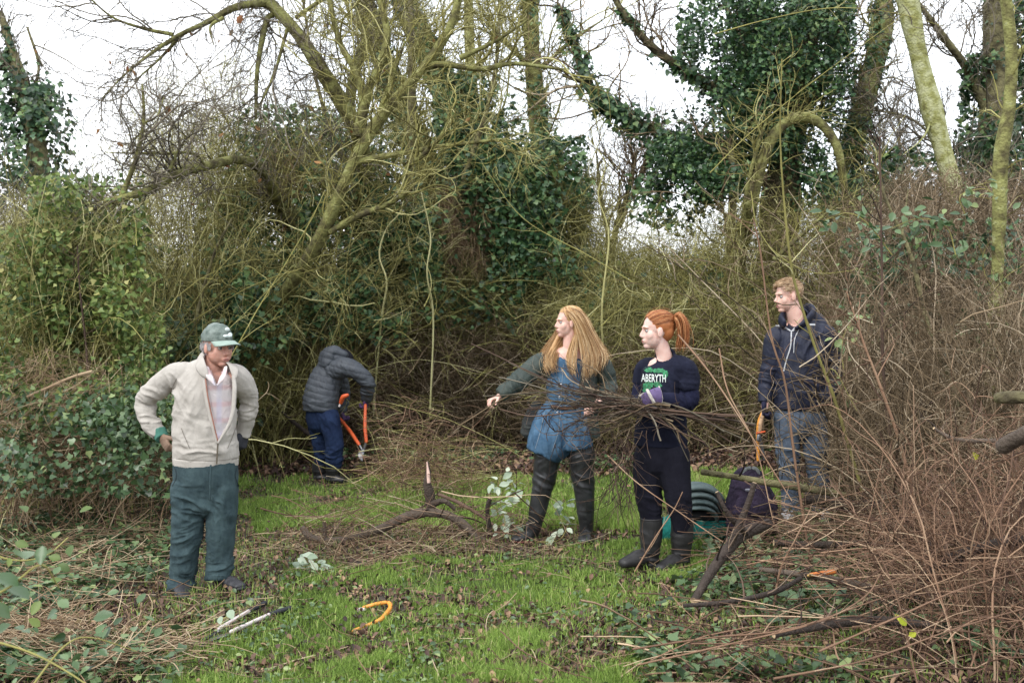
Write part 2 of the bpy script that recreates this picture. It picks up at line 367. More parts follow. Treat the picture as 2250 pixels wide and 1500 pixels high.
def gmask(p):
    p = np.asarray(p, float); px, py = proj(p); z = np.stack([p[..., 0], p[..., 1], 0*p[..., 0]], -1)
    a = fbm(z, 1.3, 21, 3)-.5; b = fbm(z, 3.1, 31, 3)-.5; X = px+a*170; Y = py+b*46
    sh = X.shape; X = X.ravel(); Y = Y.ravel()
    m = np.maximum(inpoly(X, Y, A_), inpoly(X, Y, B_)).astype(float)
    for cx, cy, rx, ry in MUD:
        m *= 1-.9*np.exp(-(((X-cx)/rx)**2+((Y-cy)/ry)**2)**1.5)
    m = m.reshape(sh)*(p[..., 1] < 13)
    return m*sst(.36, .54, fbm(z, 2.4, 51, 3)+.10-.06*sst(7.0, 5.6, p[..., 1]))
xs = np.unique(np.concatenate([np.linspace(-6, 6, 241), np.linspace(-6, -40, 50), np.linspace(6, 40, 50), np.linspace(-40, -400, 12), np.linspace(40, 400, 12)]))
ys = np.unique(np.concatenate([np.linspace(-60, 1.6, 25), np.linspace(1.6, 14, 260), np.linspace(14, 40, 60), np.linspace(40, 600, 14)]))
XX, YY = np.meshgrid(xs, ys); ZZ = gz(XX, YY)
g3 = np.stack([XX, YY, 0*XX], -1); near = sst(16, 13, YY)
ZZ = ZZ+near*.022*(fbm(g3, 9, 61, 3)-.5)*1.5
ZZ = ZZ-.75*sst(24, 60, YY)+ (.35*(fbm(g3, .35, 65, 3)-.5))*sst(15, 20, YY)
pts = np.stack([XX, YY, ZZ], -1); gm = np.where((YY > 2) & (YY < 15), gmask(np.where((YY > 2)[..., None], pts, [0, 5, 0])), 0)
ny, nx = XX.shape; idx = np.arange(nx*ny).reshape(ny, nx)
gg = Geo(); gg.add(pts.reshape(-1, 3), q=np.stack([idx[:-1, :-1], idx[:-1, 1:], idx[1:, 1:], idx[1:, :-1]], -1).reshape(-1, 4), var=gm.ravel())
m, nt, b = M('ground_mud_and_grass')
att = nt.nodes.new('ShaderNodeAttribute'); att.attribute_name = 'var'; geo = nt.nodes.new('ShaderNodeNewGeometry')
def nz(s, d=5, dist=0):
    n = nt.nodes.new('ShaderNodeTexNoise'); n.inputs['Scale'].default_value = s; n.inputs['Detail'].default_value = d; n.inputs['Distortion'].default_value = dist
    nt.links.new(geo.outputs['Position'], n.inputs['Vector']); return n
n1 = nz(7); n2 = nz(45, 6); n3 = nz(2.2)
r1 = ramp(nt, [(.28, (.028, .022, .018)), (.5, (.062, .047, .036)), (.72, (.115, .085, .062))]); nt.links.new(n2.outputs['Fac'], r1.inputs[0])
r2 = ramp(nt, [(.3, (.045, .06, .018)), (.7, (.09, .13, .03))]); nt.links.new(n2.outputs['Fac'], r2.inputs[0])
mm = nt.nodes.new('ShaderNodeMix'); mm.data_type = 'RGBA'; nt.links.new(att.outputs['Fac'], mm.inputs[0]); nt.links.new(r1.outputs[0], mm.inputs[6]); nt.links.new(r2.outputs[0], mm.inputs[7])
nt.links.new(mm.outputs[2], b.inputs['Base Color'])
rr = nt.nodes.new('ShaderNodeMapRange'); rr.inputs['From Min'].default_value = .42; rr.inputs['From Max'].default_value = .6; rr.inputs['To Min'].default_value = .28; rr.inputs['To Max'].default_value = .85
nt.links.new(n1.outputs['Fac'], rr.inputs['Value']); nt.links.new(rr.outputs['Result'], b.inputs['Roughness'])
bp = nt.nodes.new('ShaderNodeBump'); bp.inputs['Strength'].default_value = .9; bp.inputs['Distance'].default_value = .03; nt.links.new(n2.outputs['Fac'], bp.inputs['Height']); nt.links.new(bp.outputs[0], b.inputs['Normal'])
tag(gg.build('ground', m), kind='structure')
# ------------------------------------------------------------------ grass, litter, ground cover (stuff)
def onground(px0, px1, py0, py1, n, fn=None, lo=0):
    out = []; tot = 0; k = 0
    while tot < n and k < 40:
        k += 1; q = G(RG.uniform(px0, px1, n), RG.uniform(py0, py1, n)); q[:, 2] = gz(q[:, 0], q[:, 1])
        if fn is not None: q = q[RG.uniform(0, 1, len(q)) < fn(q)]
        out.append(q); tot += len(q)
    return np.concatenate(out)[:n]
KO = [(365, 1262, 560, 1345), (425, 1330, 665, 1445), (762, 1330, 872, 1400)]
def keep(q, pr):
    px, py = proj(q); m = np.zeros(len(q), bool)
    for a, b_, c, d in KO: m |= (px > a) & (px < c) & (py > b_) & (py < d)
    return q[~(m & (RG.uniform(0, 1, len(q)) < pr))]
def blades(g, base, ln, wd, var):
    n = len(base); a = RG.uniform(0, 2*np.pi, n); lean = RG.uniform(.05, .8, n)
    d = np.stack([np.cos(a), np.sin(a), 0*a], 1); s = np.stack([-np.sin(a), np.cos(a), 0*a], 1)
    b2 = RG.uniform(0, 2*np.pi, n); s = np.stack([np.cos(b2), np.sin(b2)*.5, 0*a], 1)
    up = np.array([0, 0, 1.]); L = ln[:, None]; W = wd[:, None]
    p1 = base+up*L*.55+d*L*lean[:, None]*.25; p2 = base+up*L*(1-.35*lean[:, None])+d*L*lean[:, None]*.9
    v = np.stack([base-s*W, base+s*W, p1-s*W*.8, p1+s*W*.8, p2], 1); k = (np.arange(n)*5)[:, None]
    g.add(v.reshape(-1, 3), q=np.array([[0, 1, 3, 2]])+k, t=np.array([[2, 3, 4]])+k, var=np.repeat(var, 5))
def gfn(q): return gmask(q)*(.15+.85*sst(.42, .6, fbm(q*[1, 1, 0], 5, 77, 3)))
gr = Geo()
for (a0, a1, n, l0, l1, wd) in ((1185, 1530, 95000, .025, .065, .0022), (1030, 1190, 50000, .04, .10, .004)):
    q = onground(300, 1900, a0, a1, n, gfn); tn = fbm(q*[1, 1, 0], 1.1, 88, 2)
    blades(gr, q, RG.uniform(l0, l1, n)*(.25+1.6*tn), np.full(n, wd)*RG.uniform(.7, 1.4, n), np.clip(RG.normal(.42, .2, n)+(tn-.5)*.5+(.12 if a0 < 1100 else 0), 0, 1))
q = onground(-200, 2300, 1000, 1520, 34000, lambda q: .25+.5*sst(.45, .6, fbm(q*[1, 1, 0], 2, 97, 2)))
blades(gr, q, RG.uniform(.03, .10, len(q)), np.full(len(q), .0026), RG.uniform(.1, 1, len(q)))
tag(gr.build('grass', grassm), 'short green grass growing in patches over the muddy clearing', 'grass', kind='stuff')
def upn(n, s=.5): v = RG.normal(0, s, (n, 3)); v[:, 2] = 1; return nrm(v)
lt = Geo()
def litter(n, box_, z, fn=None, s=(.025, .06)):
    q = keep(onground(*box_, n, fn), .55); q[:, 2] += RG.uniform(.003, z, len(q)); leaves(lt, q, upn(len(q), .45), RG.uniform(*s, len(q)), CURL)
litter(36000, (-100, 2350, 985, 1520), .03, lambda q: (1-gmask(q))*.9+.06, (.015, .042))
litter(15000, (100, 2300, 940, 1050), .05, None, (.035, .075))
tag(lt.build('leaf_litter', lf_dd), 'brown fallen leaves strewn over the damp ground', 'dead leaves', kind='stuff')
# low trailing ivy / nettles at left and right edges
gc = Geo(); LEFTG = [(-60, 930), (330, 1000), (390, 1060), (390, 1290), (620, 1370), (420, 1450), (330, 1530), (-60, 1530)]
RIGHTG = [(1500, 1190), (1700, 1130), (2000, 1150), (2300, 1150), (2300, 1520), (1400, 1520), (1350, 1400), (1480, 1300)]
def polyfn(poly, amt=1., sd=5):
    def f(q):
        px, py = proj(q); n = fbm(q*[1, 1, 0], 2.5, sd, 2); return inpoly(px+(n-.5)*120, py+(n-.5)*60, poly)*amt*sst(.35, .6, fbm(q*[1, 1, 0], 1.8, sd+3, 3))
    return f
for poly, n, bx in ((LEFTG, 5500, (-60, 700, 930, 1530)), (RIGHTG, 3000, (1300, 2300, 1150, 1530))):
    q = keep(onground(*bx, n, polyfn(poly)), .93); q[:, 2] += RG.uniform(.01, .13, len(q)); leaves(gc, q, upn(len(q), .5), RG.uniform(.025, .065, len(q)), IVY, np.clip(RG.normal(.5, .3, len(q)), 0, 1))
q = onground(300, 2000, 1180, 1530, 5000, lambda q: .3*sst(.5, .62, fbm(q*[1, 1, 0], 2.2, 44, 2))+.03); q[:, 2] += RG.uniform(.005, .05, len(q))
leaves(gc, q, upn(len(q), .5), RG.uniform(.018, .04, len(q)), OVAL, np.clip(RG.normal(.65, .25, len(q)), 0, 1))
q = onground(-50, 2000, 975, 1045, 3500, lambda q: .9*sst(.5, .62, fbm(q*[1, 1, 0], 1.6, 47, 2))+.03); q[:, 2] += RG.uniform(.005, .12, len(q))
leaves(gc, q, upn(len(q), .5), RG.uniform(.03, .07, len(q)), IVY)
tag(gc.build('ground_ivy', lf_br), 'low ivy and nettle leaves creeping over the ground', 'ground cover', kind='stuff')
# dead stalks lying flat
def flat(n, box_, ln, r, fn=None, z=.06, K=7, wander=.12, dirx=0):
    q = keep(onground(*box_, n, fn), .85); q[:, 2] += RG.uniform(.005, z, len(q)); a = RG.uniform(0, 2*np.pi, len(q))
    d = np.stack([np.cos(a)*(1+dirx), np.sin(a), RG.normal(.02, .10, len(q))], 1); p = grow(q, d, RG.uniform(*ln, len(q)), K, wander, 0)
    p[:, :, 2] = np.maximum(p[:, :, 2], gz(p[:, :, 0], p[:, :, 1])+.004); return p
st = Geo()
for fn, n, bx, z in ((polyfn(LEFTG, 1, 15), 2600, (-60, 700, 930, 1530), .12), (polyfn([(520, 1170), (700, 1150), (1200, 1190), (1250, 1230), (1000, 1250), (600, 1260)], 1, 25), 380, (450, 1300, 1150, 1270), .05)):
    p = flat(n, bx, (.12, .6), 0, fn, z); tubes(st, p, RG.uniform(.0012, .0035, (len(p), 1)), 3, RG.uniform(0, 1, len(p)))
p = flat(1500, (300, 2000, 1000, 1520), (.06, .35), 0, None, .02); tubes(st, p, RG.uniform(.001, .003, (len(p), 1)), 3, RG.uniform(0, 1, len(p)))
tag(st.build('dead_stalks', tw_tan), 'flattened pale dead stalks and straw on the ground', 'dead stalks', kind='stuff')
# ------------------------------------------------------------------ trees
def tapered(r0, r1, K): return np.linspace(1, 0, K)[None]*(r0-r1)+r1
def tree(name, label, trunks, boughs=(), tw=(), mats=(bark, tw_br), ivy=None, group=None, cat='tree', ground=True, tlevel=1, tvar=.5, orange=0):
    T = []
    for tr in trunks+list(boughs):
        a = np.array(tr, float); T.append(np.hstack([P(a[:, 0], a[:, 1], a[:, 2]), a[:, 3:4]]))
    b = T[0]
    if ground:
        e = b[-1].copy(); e[2] = gz(e[0], e[1])-.1; T[0] = np.vstack([b, e]) if b[-1, 2] > e[2]+.2 else b
    base = T[0][-1, :3]; loc = (base[0], base[1], float(gz(base[0], base[1])) if ground else base[2])
    root = empty(name, loc, label, cat, group); allp = []; wts = []
    for k, a in enumerate(T):
        K = 30 if k < len(trunks) else 18; c = resamp(a, K); g = Geo()
        wob = (fbm(c[:, :3], 2.0, 7+k, 2)-.5)*.5
        pth = c[None, :, :3]; rad = np.maximum(c[None, :, 3], .003)*(1+wob)[None]*1.0
        tubes(g, pth, rad, 9 if k < len(trunks) else 7, tvar, caps=False)
        g.build('trunk' if k < len(trunks) else 'branch', mats[0], root)
        allp.append(resamp(a, 14)[:, :3][::-1]); wts.append(np.linalg.norm(a[0, :3]-a[-1, :3]))
    par = np.array(allp); wts = np.array(wts)
    g = Geo(); lv = []
    for i, (n, ln, r0, ang, up, grav, wander, t0) in enumerate(tw):
        K = (11, 8, 6, 5)[i]; ch, _, _ = spawn(par, n, ln, ang, t0, 1., K, wander, grav, wts if i == 0 else None, up)
        tubes(g, ch, tapered(r0, r0*.45, K)*RG.uniform(.6, 1.2, (n, 1)), 4 if i == 0 else 3, RG.uniform(.1, .9, n)); par = ch; lv.append(ch)
    if tw: tag(g.build('twigs', mats[1], root), kind='stuff')
    if ivy:
        gi = Geo()
        for pts, n, rad0, rad1, sz in ivy:   # along a line of (px,py,d,r)
            a = np.array(pts, float); c = np.hstack([P(a[:, 0], a[:, 1], a[:, 2]), a[:, 3:4]]); c = resamp(c, 40)
            k = RG.integers(0, 39, n); f = RG.uniform(0, 1, (n, 1)); q = c[k]*(1-f)+c[k+1]*f
            dd = RG.normal(0, 1, (n, 3)); dd[:, 2] *= .5; dd = nrm(dd); rr = q[:, 3:4]+RG.uniform(0, 1, (n, 1))**1.3*(rad0+(rad1-rad0)*(k/39.)[:, None])
            pp = q[:, :3]+dd*rr; ok = RG.uniform(0, 1, n) < sst(.40, .58, fbm(pp, 2.6, 5, 2))*1.0+.10
            pp = pp[ok]; dd = dd[ok]; nn = nrm(dd+np.array([0, -.2, .5])+RG.normal(0, .4, dd.shape)); leaves(gi, pp, nn, RG.uniform(.6, 1.25, len(pp))*sz, IVY)
        gi.build('ivy', lf_iv, root)
    if orange:
        go = Geo(); e = lv[-1][RG.choice(len(lv[-1]), orange), -1]; leaves(go, e, RG.normal(0, 1, (orange, 3)), RG.uniform(.04, .085, orange), CURL); tag(go.build('dead_leaves', lf_or, root), kind='stuff')
    return root, lv
def cloud(root, name, regs, mat, T=IVY, n_up=.5, var=None, edge=42):
    g = Geo()
    for poly, n, d0, d1, cl, sz in regs:
        q = inreg(poly, n, d0, d1, cl, edge=edge); nn = nrm(RG.normal(0, .6, (n, 3))+np.array([0, -.35, n_up]))
        v = None if var is None else np.clip(RG.normal(var, .25, n), 0, 1)
        leaves(g, q, nn, RG.uniform(.6, 1.25, n)*sz, T, v)
    return g.build(name, mat, root)
def fill(root, name, regs, mat, K=8):
    "twigs through a region: (poly, n, d0,d1, length, radius, direction, spread, grav, clump)"
    g = Geo()
    for poly, n, d0, d1, ln, r, dr, sp, grav, cl in regs:
        n = int(n*1.35); q = inreg(poly, n, d0, d1, cl, 1.4, 19); d = np.array(dr)+RG.normal(0, sp, (n, 3))
        p = grow(q, d, RG.uniform(.4, 1.2, n)*ln, K, .22, grav); p -= (p[:, K//2]-q)[:, None]
        gl = gz(p[:, :, 0], p[:, :, 1])+.01; p[:, :, 2] = np.maximum(p[:, :, 2], gl)
        rr = .68*r*RG.uniform(.5, 1.5, (n, 1))*RG.choice([1, 1, 1, 1, 1, 1, 1.9], (n, 1)); tubes(g, p, tapered(1, .4, K)*rr, 3, np.clip(RG.normal(.5, .28, n), 0, 1))
        m2 = n; ch, i, t = spawn(p, m2, ln*.45, (.4, 1.2), .1, .95, 5, .3, grav*.5)
        tubes(g, ch, tapered(1, .5, 5)*(rr[i]*.5), 3, np.clip(RG.normal(.5, .28, m2), 0, 1))
    return g.build(name, mat, root)
W = (.35, .95)
tree('tree', 'ivy-clad tree standing far off at the left edge against white sky', [[(0, 25, 20, .05), (35, 140, 20, .10), (70, 260, 20, .16), (90, 420, 20, .18), (95, 700, 20, .2)]],
     [[(60, 230, 20, .04), (85, 150, 20, .03), (60, 60, 20, .02)]], [(60, 1.6, .014, W, .2, .1, .25, .2), (240, .7, .007, W, .1, 0, .3, .2)], (bark, tw_gr),
     [([(75, 190, 20, .1), (85, 300, 20, .2), (95, 480, 20, .3)], 3200, .45, .75, .11), ([(0, 120, 20, .05), (30, 230, 20, .15), (20, 430, 20, .2)], 1500, .15, .7, .11), ([(10, 60, 20, .03), (40, 180, 20, .05)], 250, .1, .1, .09)])
tree('tree', 'bare leaning tree with mossy trunk sloping up to the right in the middle left', [[(1015, -40, 11, .03), (990, 60, 11, .045), (930, 150, 11, .046), (850, 240, 11, .054), (790, 330, 11, .060), (745, 430, 11, .066), (700, 530, 11.2, .070), (640, 625, 11.6, .072), (575, 705, 12.2, .08), (520, 790, 12.6, .12), (500, 940, 13.4, .15)]],
     [[(1120, 305, 10.6, .012), (1000, 318, 10.8, .022), (880, 338, 11, .03), (800, 352, 11, .035), (775, 362, 11, .04)], [(992, 235, 10.6, .012), (975, 290, 10.7, .02), (930, 340, 10.8, .024), (893, 372, 10.9, .026), (885, 440, 11, .02), (870, 400, 11, .01)],
      [(905, 418, 10.6, .012), (850, 450, 10.8, .028), (780, 478, 11, .036), (725, 510, 11.1, .04)], [(890, 90, 10.9, .012), (862, 170, 11, .022), (842, 225, 11, .032), (828, 275, 11, .03)],
      [(1250, 155, 11, .012), (1130, 140, 11, .022), (1060, 152, 11, .03), (980, 142, 11, .034), (940, 145, 11, .04)], [(1160, 45, 10.8, .01), (1090, 90, 11, .02), (1010, 128, 11, .03)], [(835, 0, 11.2, .03), (850, 90, 11.1, .04), (810, 200, 11, .05), (785, 300, 11, .05)],
      [(720, -20, 11.2, .025), (745, 90, 11.1, .03), (790, 180, 11, .04), (800, 300, 11, .045)]],
     [(130, 1.4, .009, W, .25, .1, .3, .15), (600, .7, .0045, W, .1, 0, .35, .1), (2200, .32, .0028, W, 0, 0, .35, .1)], (barkg, tw_ol), orange=10, tvar=.46)
tree('tree', 'bare tree with thick mossy limb leaning up to the left and spreading over the sky', [[(540, -40, 11.5, .07), (600, 15, 11.5, .06), (655, 75, 11.5, .066), (700, 145, 11.5, .072), (745, 215, 11.6, .078), (790, 300, 11.7, .08), (800, 370, 12.6, .09), (800, 480, 14, .12), (800, 620, 15.2, .14), (800, 900, 15.5, .16)]],
     [[(225, 215, 10.6, .006), (290, 150, 10.8, .012), (385, 82, 11, .024), (450, 52, 11.2, .032), (520, 15, 11.3, .038), (590, 6, 11.5, .045)], [(195, -5, 10.6, .008), (250, 40, 10.8, .013), (320, 64, 11, .018), (380, 76, 11, .02)],
      [(300, 175, 10.8, .006), (350, 130, 11, .012), (392, 85, 11.1, .018)], [(562, 260, 11.3, .018), (566, 150, 11.4, .024), (585, 50, 11.5, .03), (600, 30, 11.5, .03)], [(745, -20, 11.4, .015), (700, 5, 11.4, .022), (650, 40, 11.5, .026)],
      [(565, 240, 11.3, .008), (600, 170, 11.4, .014), (632, 62, 11.5, .018)], [(850, 0, 12, .04), (790, 130, 12, .05), (770, 210, 11.9, .055), (770, 270, 11.8, .05)], [(470, 100, 11, .005), (462, 60, 11.1, .012), (490, 40, 11.2, .02)]],
     [(150, 1.3, .008, W, -.1, -.1, .3, .15), (900, .6, .004, W, -.1, -.1, .35, .1), (3200, .3, .0025, W, 0, 0, .35, .1)], (barkg, tw_gr), orange=24, tvar=.48)
tree('tree', 'small arching tree with low mossy bough hanging out over the left thicket', [[(225, 450, 10, .012), (240, 443, 10, .03), (290, 430, 10, .036), (340, 412, 10.2, .040), (390, 380, 10.4, .043), (450, 366, 10.8, .045), (540, 352, 11.6, .045), (600, 420, 12.6, .055), (640, 560, 14, .075), (670, 760, 14.6, .09), (680, 950, 14.8, .11)]],
     [[(312, 185, 10, .008), (316, 262, 10, .016), (300, 345, 10, .022), (275, 412, 10, .026), (262, 440, 10, .026)], [(470, 400, 10.6, .006), (430, 340, 10.5, .012), (360, 338, 10.3, .014), (240, 336, 10.2, .005)], [(405, 310, 10.3, .01), (385, 345, 10.3, .018), (370, 385, 10.3, .02)], [(360, 215, 10.1, .006), (345, 255, 10, .01), (318, 270, 10, .014)]],
     [(70, 1.2, .010, W, .25, .1, .3, .0), (350, .6, .005, W, .1, 0, .35, .1), (900, .3, .003, W, 0, 0, .35, .1)], (barkg, tw_gr), orange=14, tvar=.46)
tree('tree', 'slanting background tree with brown trunk left of the ivy fringed one', [[(795, -30, 15, .13), (830, 110, 15, .15), (890, 250, 15, .16), (950, 390, 15, .17), (1000, 560, 15.2, .18), (1060, 900, 15.5, .22)]], [],
     [(90, 2., .018, W, .2, .1, .25, .05), (500, .9, .008, W, .1, 0, .3, .1), (900, .45, .005, W, 0, 0, .3, .1)], (barkg, tw_ol), [([(800, 0, 15, .12), (860, 200, 15, .14), (940, 380, 15, .17), (1000, 560, 15.2, .18)], 3200, .05, .35, .075)], tvar=.4)
tree('tree', 'thick slanting background tree cloaked in ivy lower down in the middle', [[(875, -30, 14.2, .16), (925, 90, 14.2, .18), (985, 210, 14.2, .19), (1040, 310, 14.2, .2), (1085, 430, 14.3, .21), (1130, 620, 14.6, .23), (1170, 900, 15, .28)]], [[(1060, 130, 15.8, .03), (1010, 200, 16, .05), (1000, 260, 16, .06)]],
     [(90, 1.8, .016, W, .2, .1, .25, .05), (500, .8, .008, W, .1, 0, .3, .1), (900, .4, .005, W, 0, 0, .3, .1)], (barkg, tw_ol),
     [([(870, -30, 14.2, .14), (985, 210, 14.2, .17), (1040, 300, 14.2, .19)], 3000, .03, .14, .06), ([(960, 150, 14.2, .15), (1030, 280, 14.2, .18), (1075, 420, 14.3, .22), (1120, 650, 14.6, .22)], 7500, .1, .65, .075)], tvar=.5)
tree('tree', 'straight pale slender trunk rising behind the centre thicket', [[(1028, -30, 18, .075), (1034, 170, 18, .08), (1042, 350, 18, .085), (1050, 800, 18.3, .1)]], [], [(40, 1.4, .012, W, .2, .1, .25, .02), (200, .7, .006, W, .1, 0, .3, .1)], (barkg, tw_ol), tvar=.75)
tree('tree', 'upright background tree with ivy fringed trunk right of centre', [[(1163, -30, 16.5, .125), (1170, 130, 16.5, .13), (1185, 290, 16.5, .14), (1205, 450, 16.5, .15), (1225, 620, 16.6, .16), (1240, 900, 16.8, .2)]], [[(1330, 40, 16, .01), (1250, 95, 16.3, .03), (1190, 150, 16.5, .04)], [(1050, 60, 16, .01), (1110, 95, 16.3, .03), (1165, 150, 16.5, .04)]],
     [(90, 1.8, .014, W, .2, .0, .3, .03), (500, .8, .007, W, .1, 0, .3, .1), (900, .4, .005, W, 0, 0, .3, .1)], (barkg, tw_ol),
     [([(1160, 0, 16.5, .12), (1180, 250, 16.5, .14), (1200, 400, 16.5, .15), (1225, 600, 16.6, .16)], 2600, .07, .3, .07), ([(1205, 400, 16.5, .12), (1245, 620, 16.6, .16)], 2200, .1, .6, .085)], tvar=.5)
r6, _ = tree('tree', 'massive ivy covered tree with dense dark crown right of centre', [[(1775, -40, 14, .17), (1765, 80, 14, .2), (1745, 200, 14, .22), (1725, 350, 14, .24), (1705, 600, 14.1, .27), (1695, 900, 14.3, .33)]],
     [[(1345, -10, 13.6, .03), (1385, 50, 13.7, .045), (1440, 110, 13.8, .055), (1520, 165, 13.9, .065), (1600, 215, 14, .075), (1700, 290, 14, .09)], [(1225, 10, 14.6, .03), (1265, 110, 14.6, .045), (1300, 205, 14.5, .055), (1390, 262, 14.4, .065), (1480, 305, 14.3, .07), (1600, 340, 14.2, .08), (1715, 420, 14, .1)],
      [(1235, 165, 14.5, .02), (1300, 190, 14.5, .04), (1390, 250, 14.4, .04)], [(1850, 60, 13.6, .03), (1820, 150, 13.7, .05), (1770, 250, 13.9, .07), (1740, 330, 14, .08)], [(1590, 0, 14, .03), (1640, 120, 14, .05), (1700, 240, 14, .08)], [(1600, 260, 13.4, .03), (1610, 420, 13.4, .05), (1600, 600, 13.4, .06)]],
     [(150, 1.5, .014, W, .2, .1, .3, .05), (700, .7, .007, W, .1, 0, .35, .1), (1400, .35, .004, W, 0, 0, .35, .1)], (bark, tw_br),
     [([(1365, 25, 13.7, .02), (1440, 110, 13.8, .05), (1520, 165, 13.9, .06), (1620, 225, 14, .07)], 900, .05, .25, .08), ([(1232, 20, 14.6, .03), (1265, 110, 14.6, .03), (1305, 215, 14.5, .05)], 800, .1, .2, .075), ([(1305, 215, 14.5, .05), (1400, 265, 14.4, .06), (1500, 310, 14.3, .07), (1600, 345, 14.2, .07)], 3600, .2, .5, .08)], tvar=.35)
CR = [(1490, -60), (1880, -60), (1870, 60), (1850, 180), (1868, 270), (1850, 430), (1800, 470), (1760, 360), (1690, 330), (1640, 420), (1560, 370), (1600, 250), (1560, 160), (1500, 120)]
cloud(r6, 'crown', [(CR, 19000, 12.9, 14.8, .52, .056), ([(1560, -60), (1860, -60), (1830, 300), (1700, 330), (1620, 200)], 5200, 13, 14.2, .42, .056), ([(1440, 290), (1620, 300), (1660, 420), (1600, 520), (1520, 480), (1450, 440), (1420, 360)], 5600, 13.2, 14.4, .53, .055), ([(1380, 420), (1460, 380), (1480, 440), (1420, 500)], 300, 13.5, 14.4, .45, .08)], lf_iv)
tree('tree', 'tall ivy sleeved trunk leaning right behind the mossy arch', [[(1945, -40, 14.5, .12), (1935, 80, 14.5, .14), (1905, 200, 14.5, .15), (1875, 320, 14.5, .16), (1850, 500, 14.6, .18), (1840, 900, 14.8, .22)]], [], [(60, 1.3, .012, W, .2, .1, .3, .05), (300, .6, .006, W, .1, 0, .3, .1)], (barkg, tw_ol),
     [([(1945, -20, 14.5, .12), (1905, 200, 14.5, .14), (1860, 400, 14.5, .16), (1840, 560, 14.6, .16)], 3200, .06, .28, .06)], tvar=.65)
tree('tree', 'mossy trunk bent over into a low arch under the ivy tree', [[(1868, 640, 13, .03), (1866, 500, 12.6, .036), (1853, 400, 12.3, .042), (1838, 320, 12.2, .05), (1800, 270, 12.2, .054), (1752, 258, 12.2, .060), (1705, 290, 12.2, .062), (1672, 360, 12.2, .066), (1650, 450, 12.3, .068), (1625, 560, 13, .085), (1600, 750, 13.4, .12), (1590, 950, 13.6, .14)]],
     [[(1700, 230, 12, .006), (1672, 300, 12.1, .016), (1645, 400, 12.2, .024), (1632, 500, 12.4, .03), (1625, 640, 13, .035)], [(1950, 380, 11.5, .006), (1840, 450, 11.8, .015), (1700, 570, 12, .03)]], [(60, .8, .007, W, .2, 0, .35, .02), (420, .6, .004, W, .1, 0, .35, .1)], (barkg, tw_ol), tvar=.42)
tree('tree', 'clean smooth trunk leaning left, standing alone in the sky gap at right', [[(1988, -40, 12.5, .10), (2010, 80, 12.5, .11), (2040, 210, 12.5, .118), (2075, 340, 12.5, .125), (2105, 450, 12.5, .13), (2145, 620, 12.6, .15), (2180, 900, 12.8, .18)]],
     [[(1985, 340, 12.3, .006), (2030, 300, 12.4, .012), (2060, 230, 12.5, .018)]], [(22, 1.2, .009, W, .1, .0, .3, .05), (150, .6, .005, W, .1, 0, .3, .1), (500, .35, .003, W, .1, 0, .3, .1)], (barkg, tw_gr), tvar=.85)
r11, _ = tree('tree', 'ivy fringed double trunk near the right edge with slanting side branch', [[(2192, -40, 14, .15), (2188, 150, 14, .16), (2178, 350, 14, .17), (2170, 600, 14.1, .19), (2165, 900, 14.3, .22)]],
     [[(2005, -10, 13.5, .03), (2080, 90, 13.7, .05), (2130, 160, 13.9, .06), (2180, 270, 14, .07)], [(1900, 240, 13.5, .008), (2000, 260, 13.6, .015), (2060, 320, 13.7, .02), (2110, 420, 13.8, .03), (2160, 560, 14, .04)]], [(110, 1.5, .011, W, .2, .1, .3, .02), (600, .7, .006, W, .1, 0, .3, .1), (1500, .35, .004, W, 0, 0, .3, .1)], (bark, tw_gr),
     [([(2190, -20, 14, .14), (2180, 200, 14, .15), (2170, 450, 14, .16)], 1500, .05, .2, .06)], tvar=.5)
cloud(r11, 'crown', [([(2110, 150), (2180, 120), (2190, 260), (2110, 260)], 500, 13.7, 14.3, .5, .075), ([(2100, 260), (2200, 260), (2250, 450), (2110, 440)], 1500, 13.5, 14.5, .45, .08), ([(2200, -40), (2300, -40), (2300, 450), (2210, 400)], 2600, 14.2, 15.5, .45, .08)], lf_iv)
tree('tree', 'slender smooth green grey trunk nearest the right edge', [[(2206, -40, 9, .045), (2222, 110, 9, .05), (2218, 230, 9, .052), (2200, 340, 9, .054), (2196, 470, 9, .058), (2190, 650, 9.1, .065), (2180, 900, 9.2, .08)]], [[(2300, 60, 8.9, .02), (2225, 130, 9, .03)]], [(20, .8, .007, W, .3, .1, .3, .05), (80, .4, .004, W, 0, 0, .3, .1)], (barkg, tw_ol), tvar=.55)
tree('tree', 'bare fuzzy small tree in the sky gap left of the ivy tree', [[(1400, 330, 18, .02), (1380, 420, 18, .04), (1350, 520, 18, .05), (1330, 700, 18, .07)]], [[(1440, 300, 18, .02), (1400, 400, 18, .03), (1360, 500, 18, .04)], [(1310, 330, 18, .015), (1320, 430, 18, .03), (1340, 540, 18, .04)]],
     [(90, 1.5, .012, W, .4, .2, .25, .0), (450, .7, .007, W, .2, 0, .3, .1), (900, .35, .005, W, 0, 0, .3, .1)], (bark, tw_br), tvar=.5)
tree('tree', 'bare fuzzy small tree low in the sky gap between arch and leaning trunk', [[(1975, 300, 17, .02), (1985, 420, 17, .04), (1990, 600, 17, .07)]], [[(1920, 300, 17, .015), (1950, 400, 17, .03), (1985, 480, 17, .04)]],
     [(80, 1.3, .011, W, .4, .2, .25, .0), (450, .65, .006, W, .2, 0, .3, .1), (1100, .35, .005, W, 0, 0, .3, .1)], (bark, tw_gr), tvar=.5)
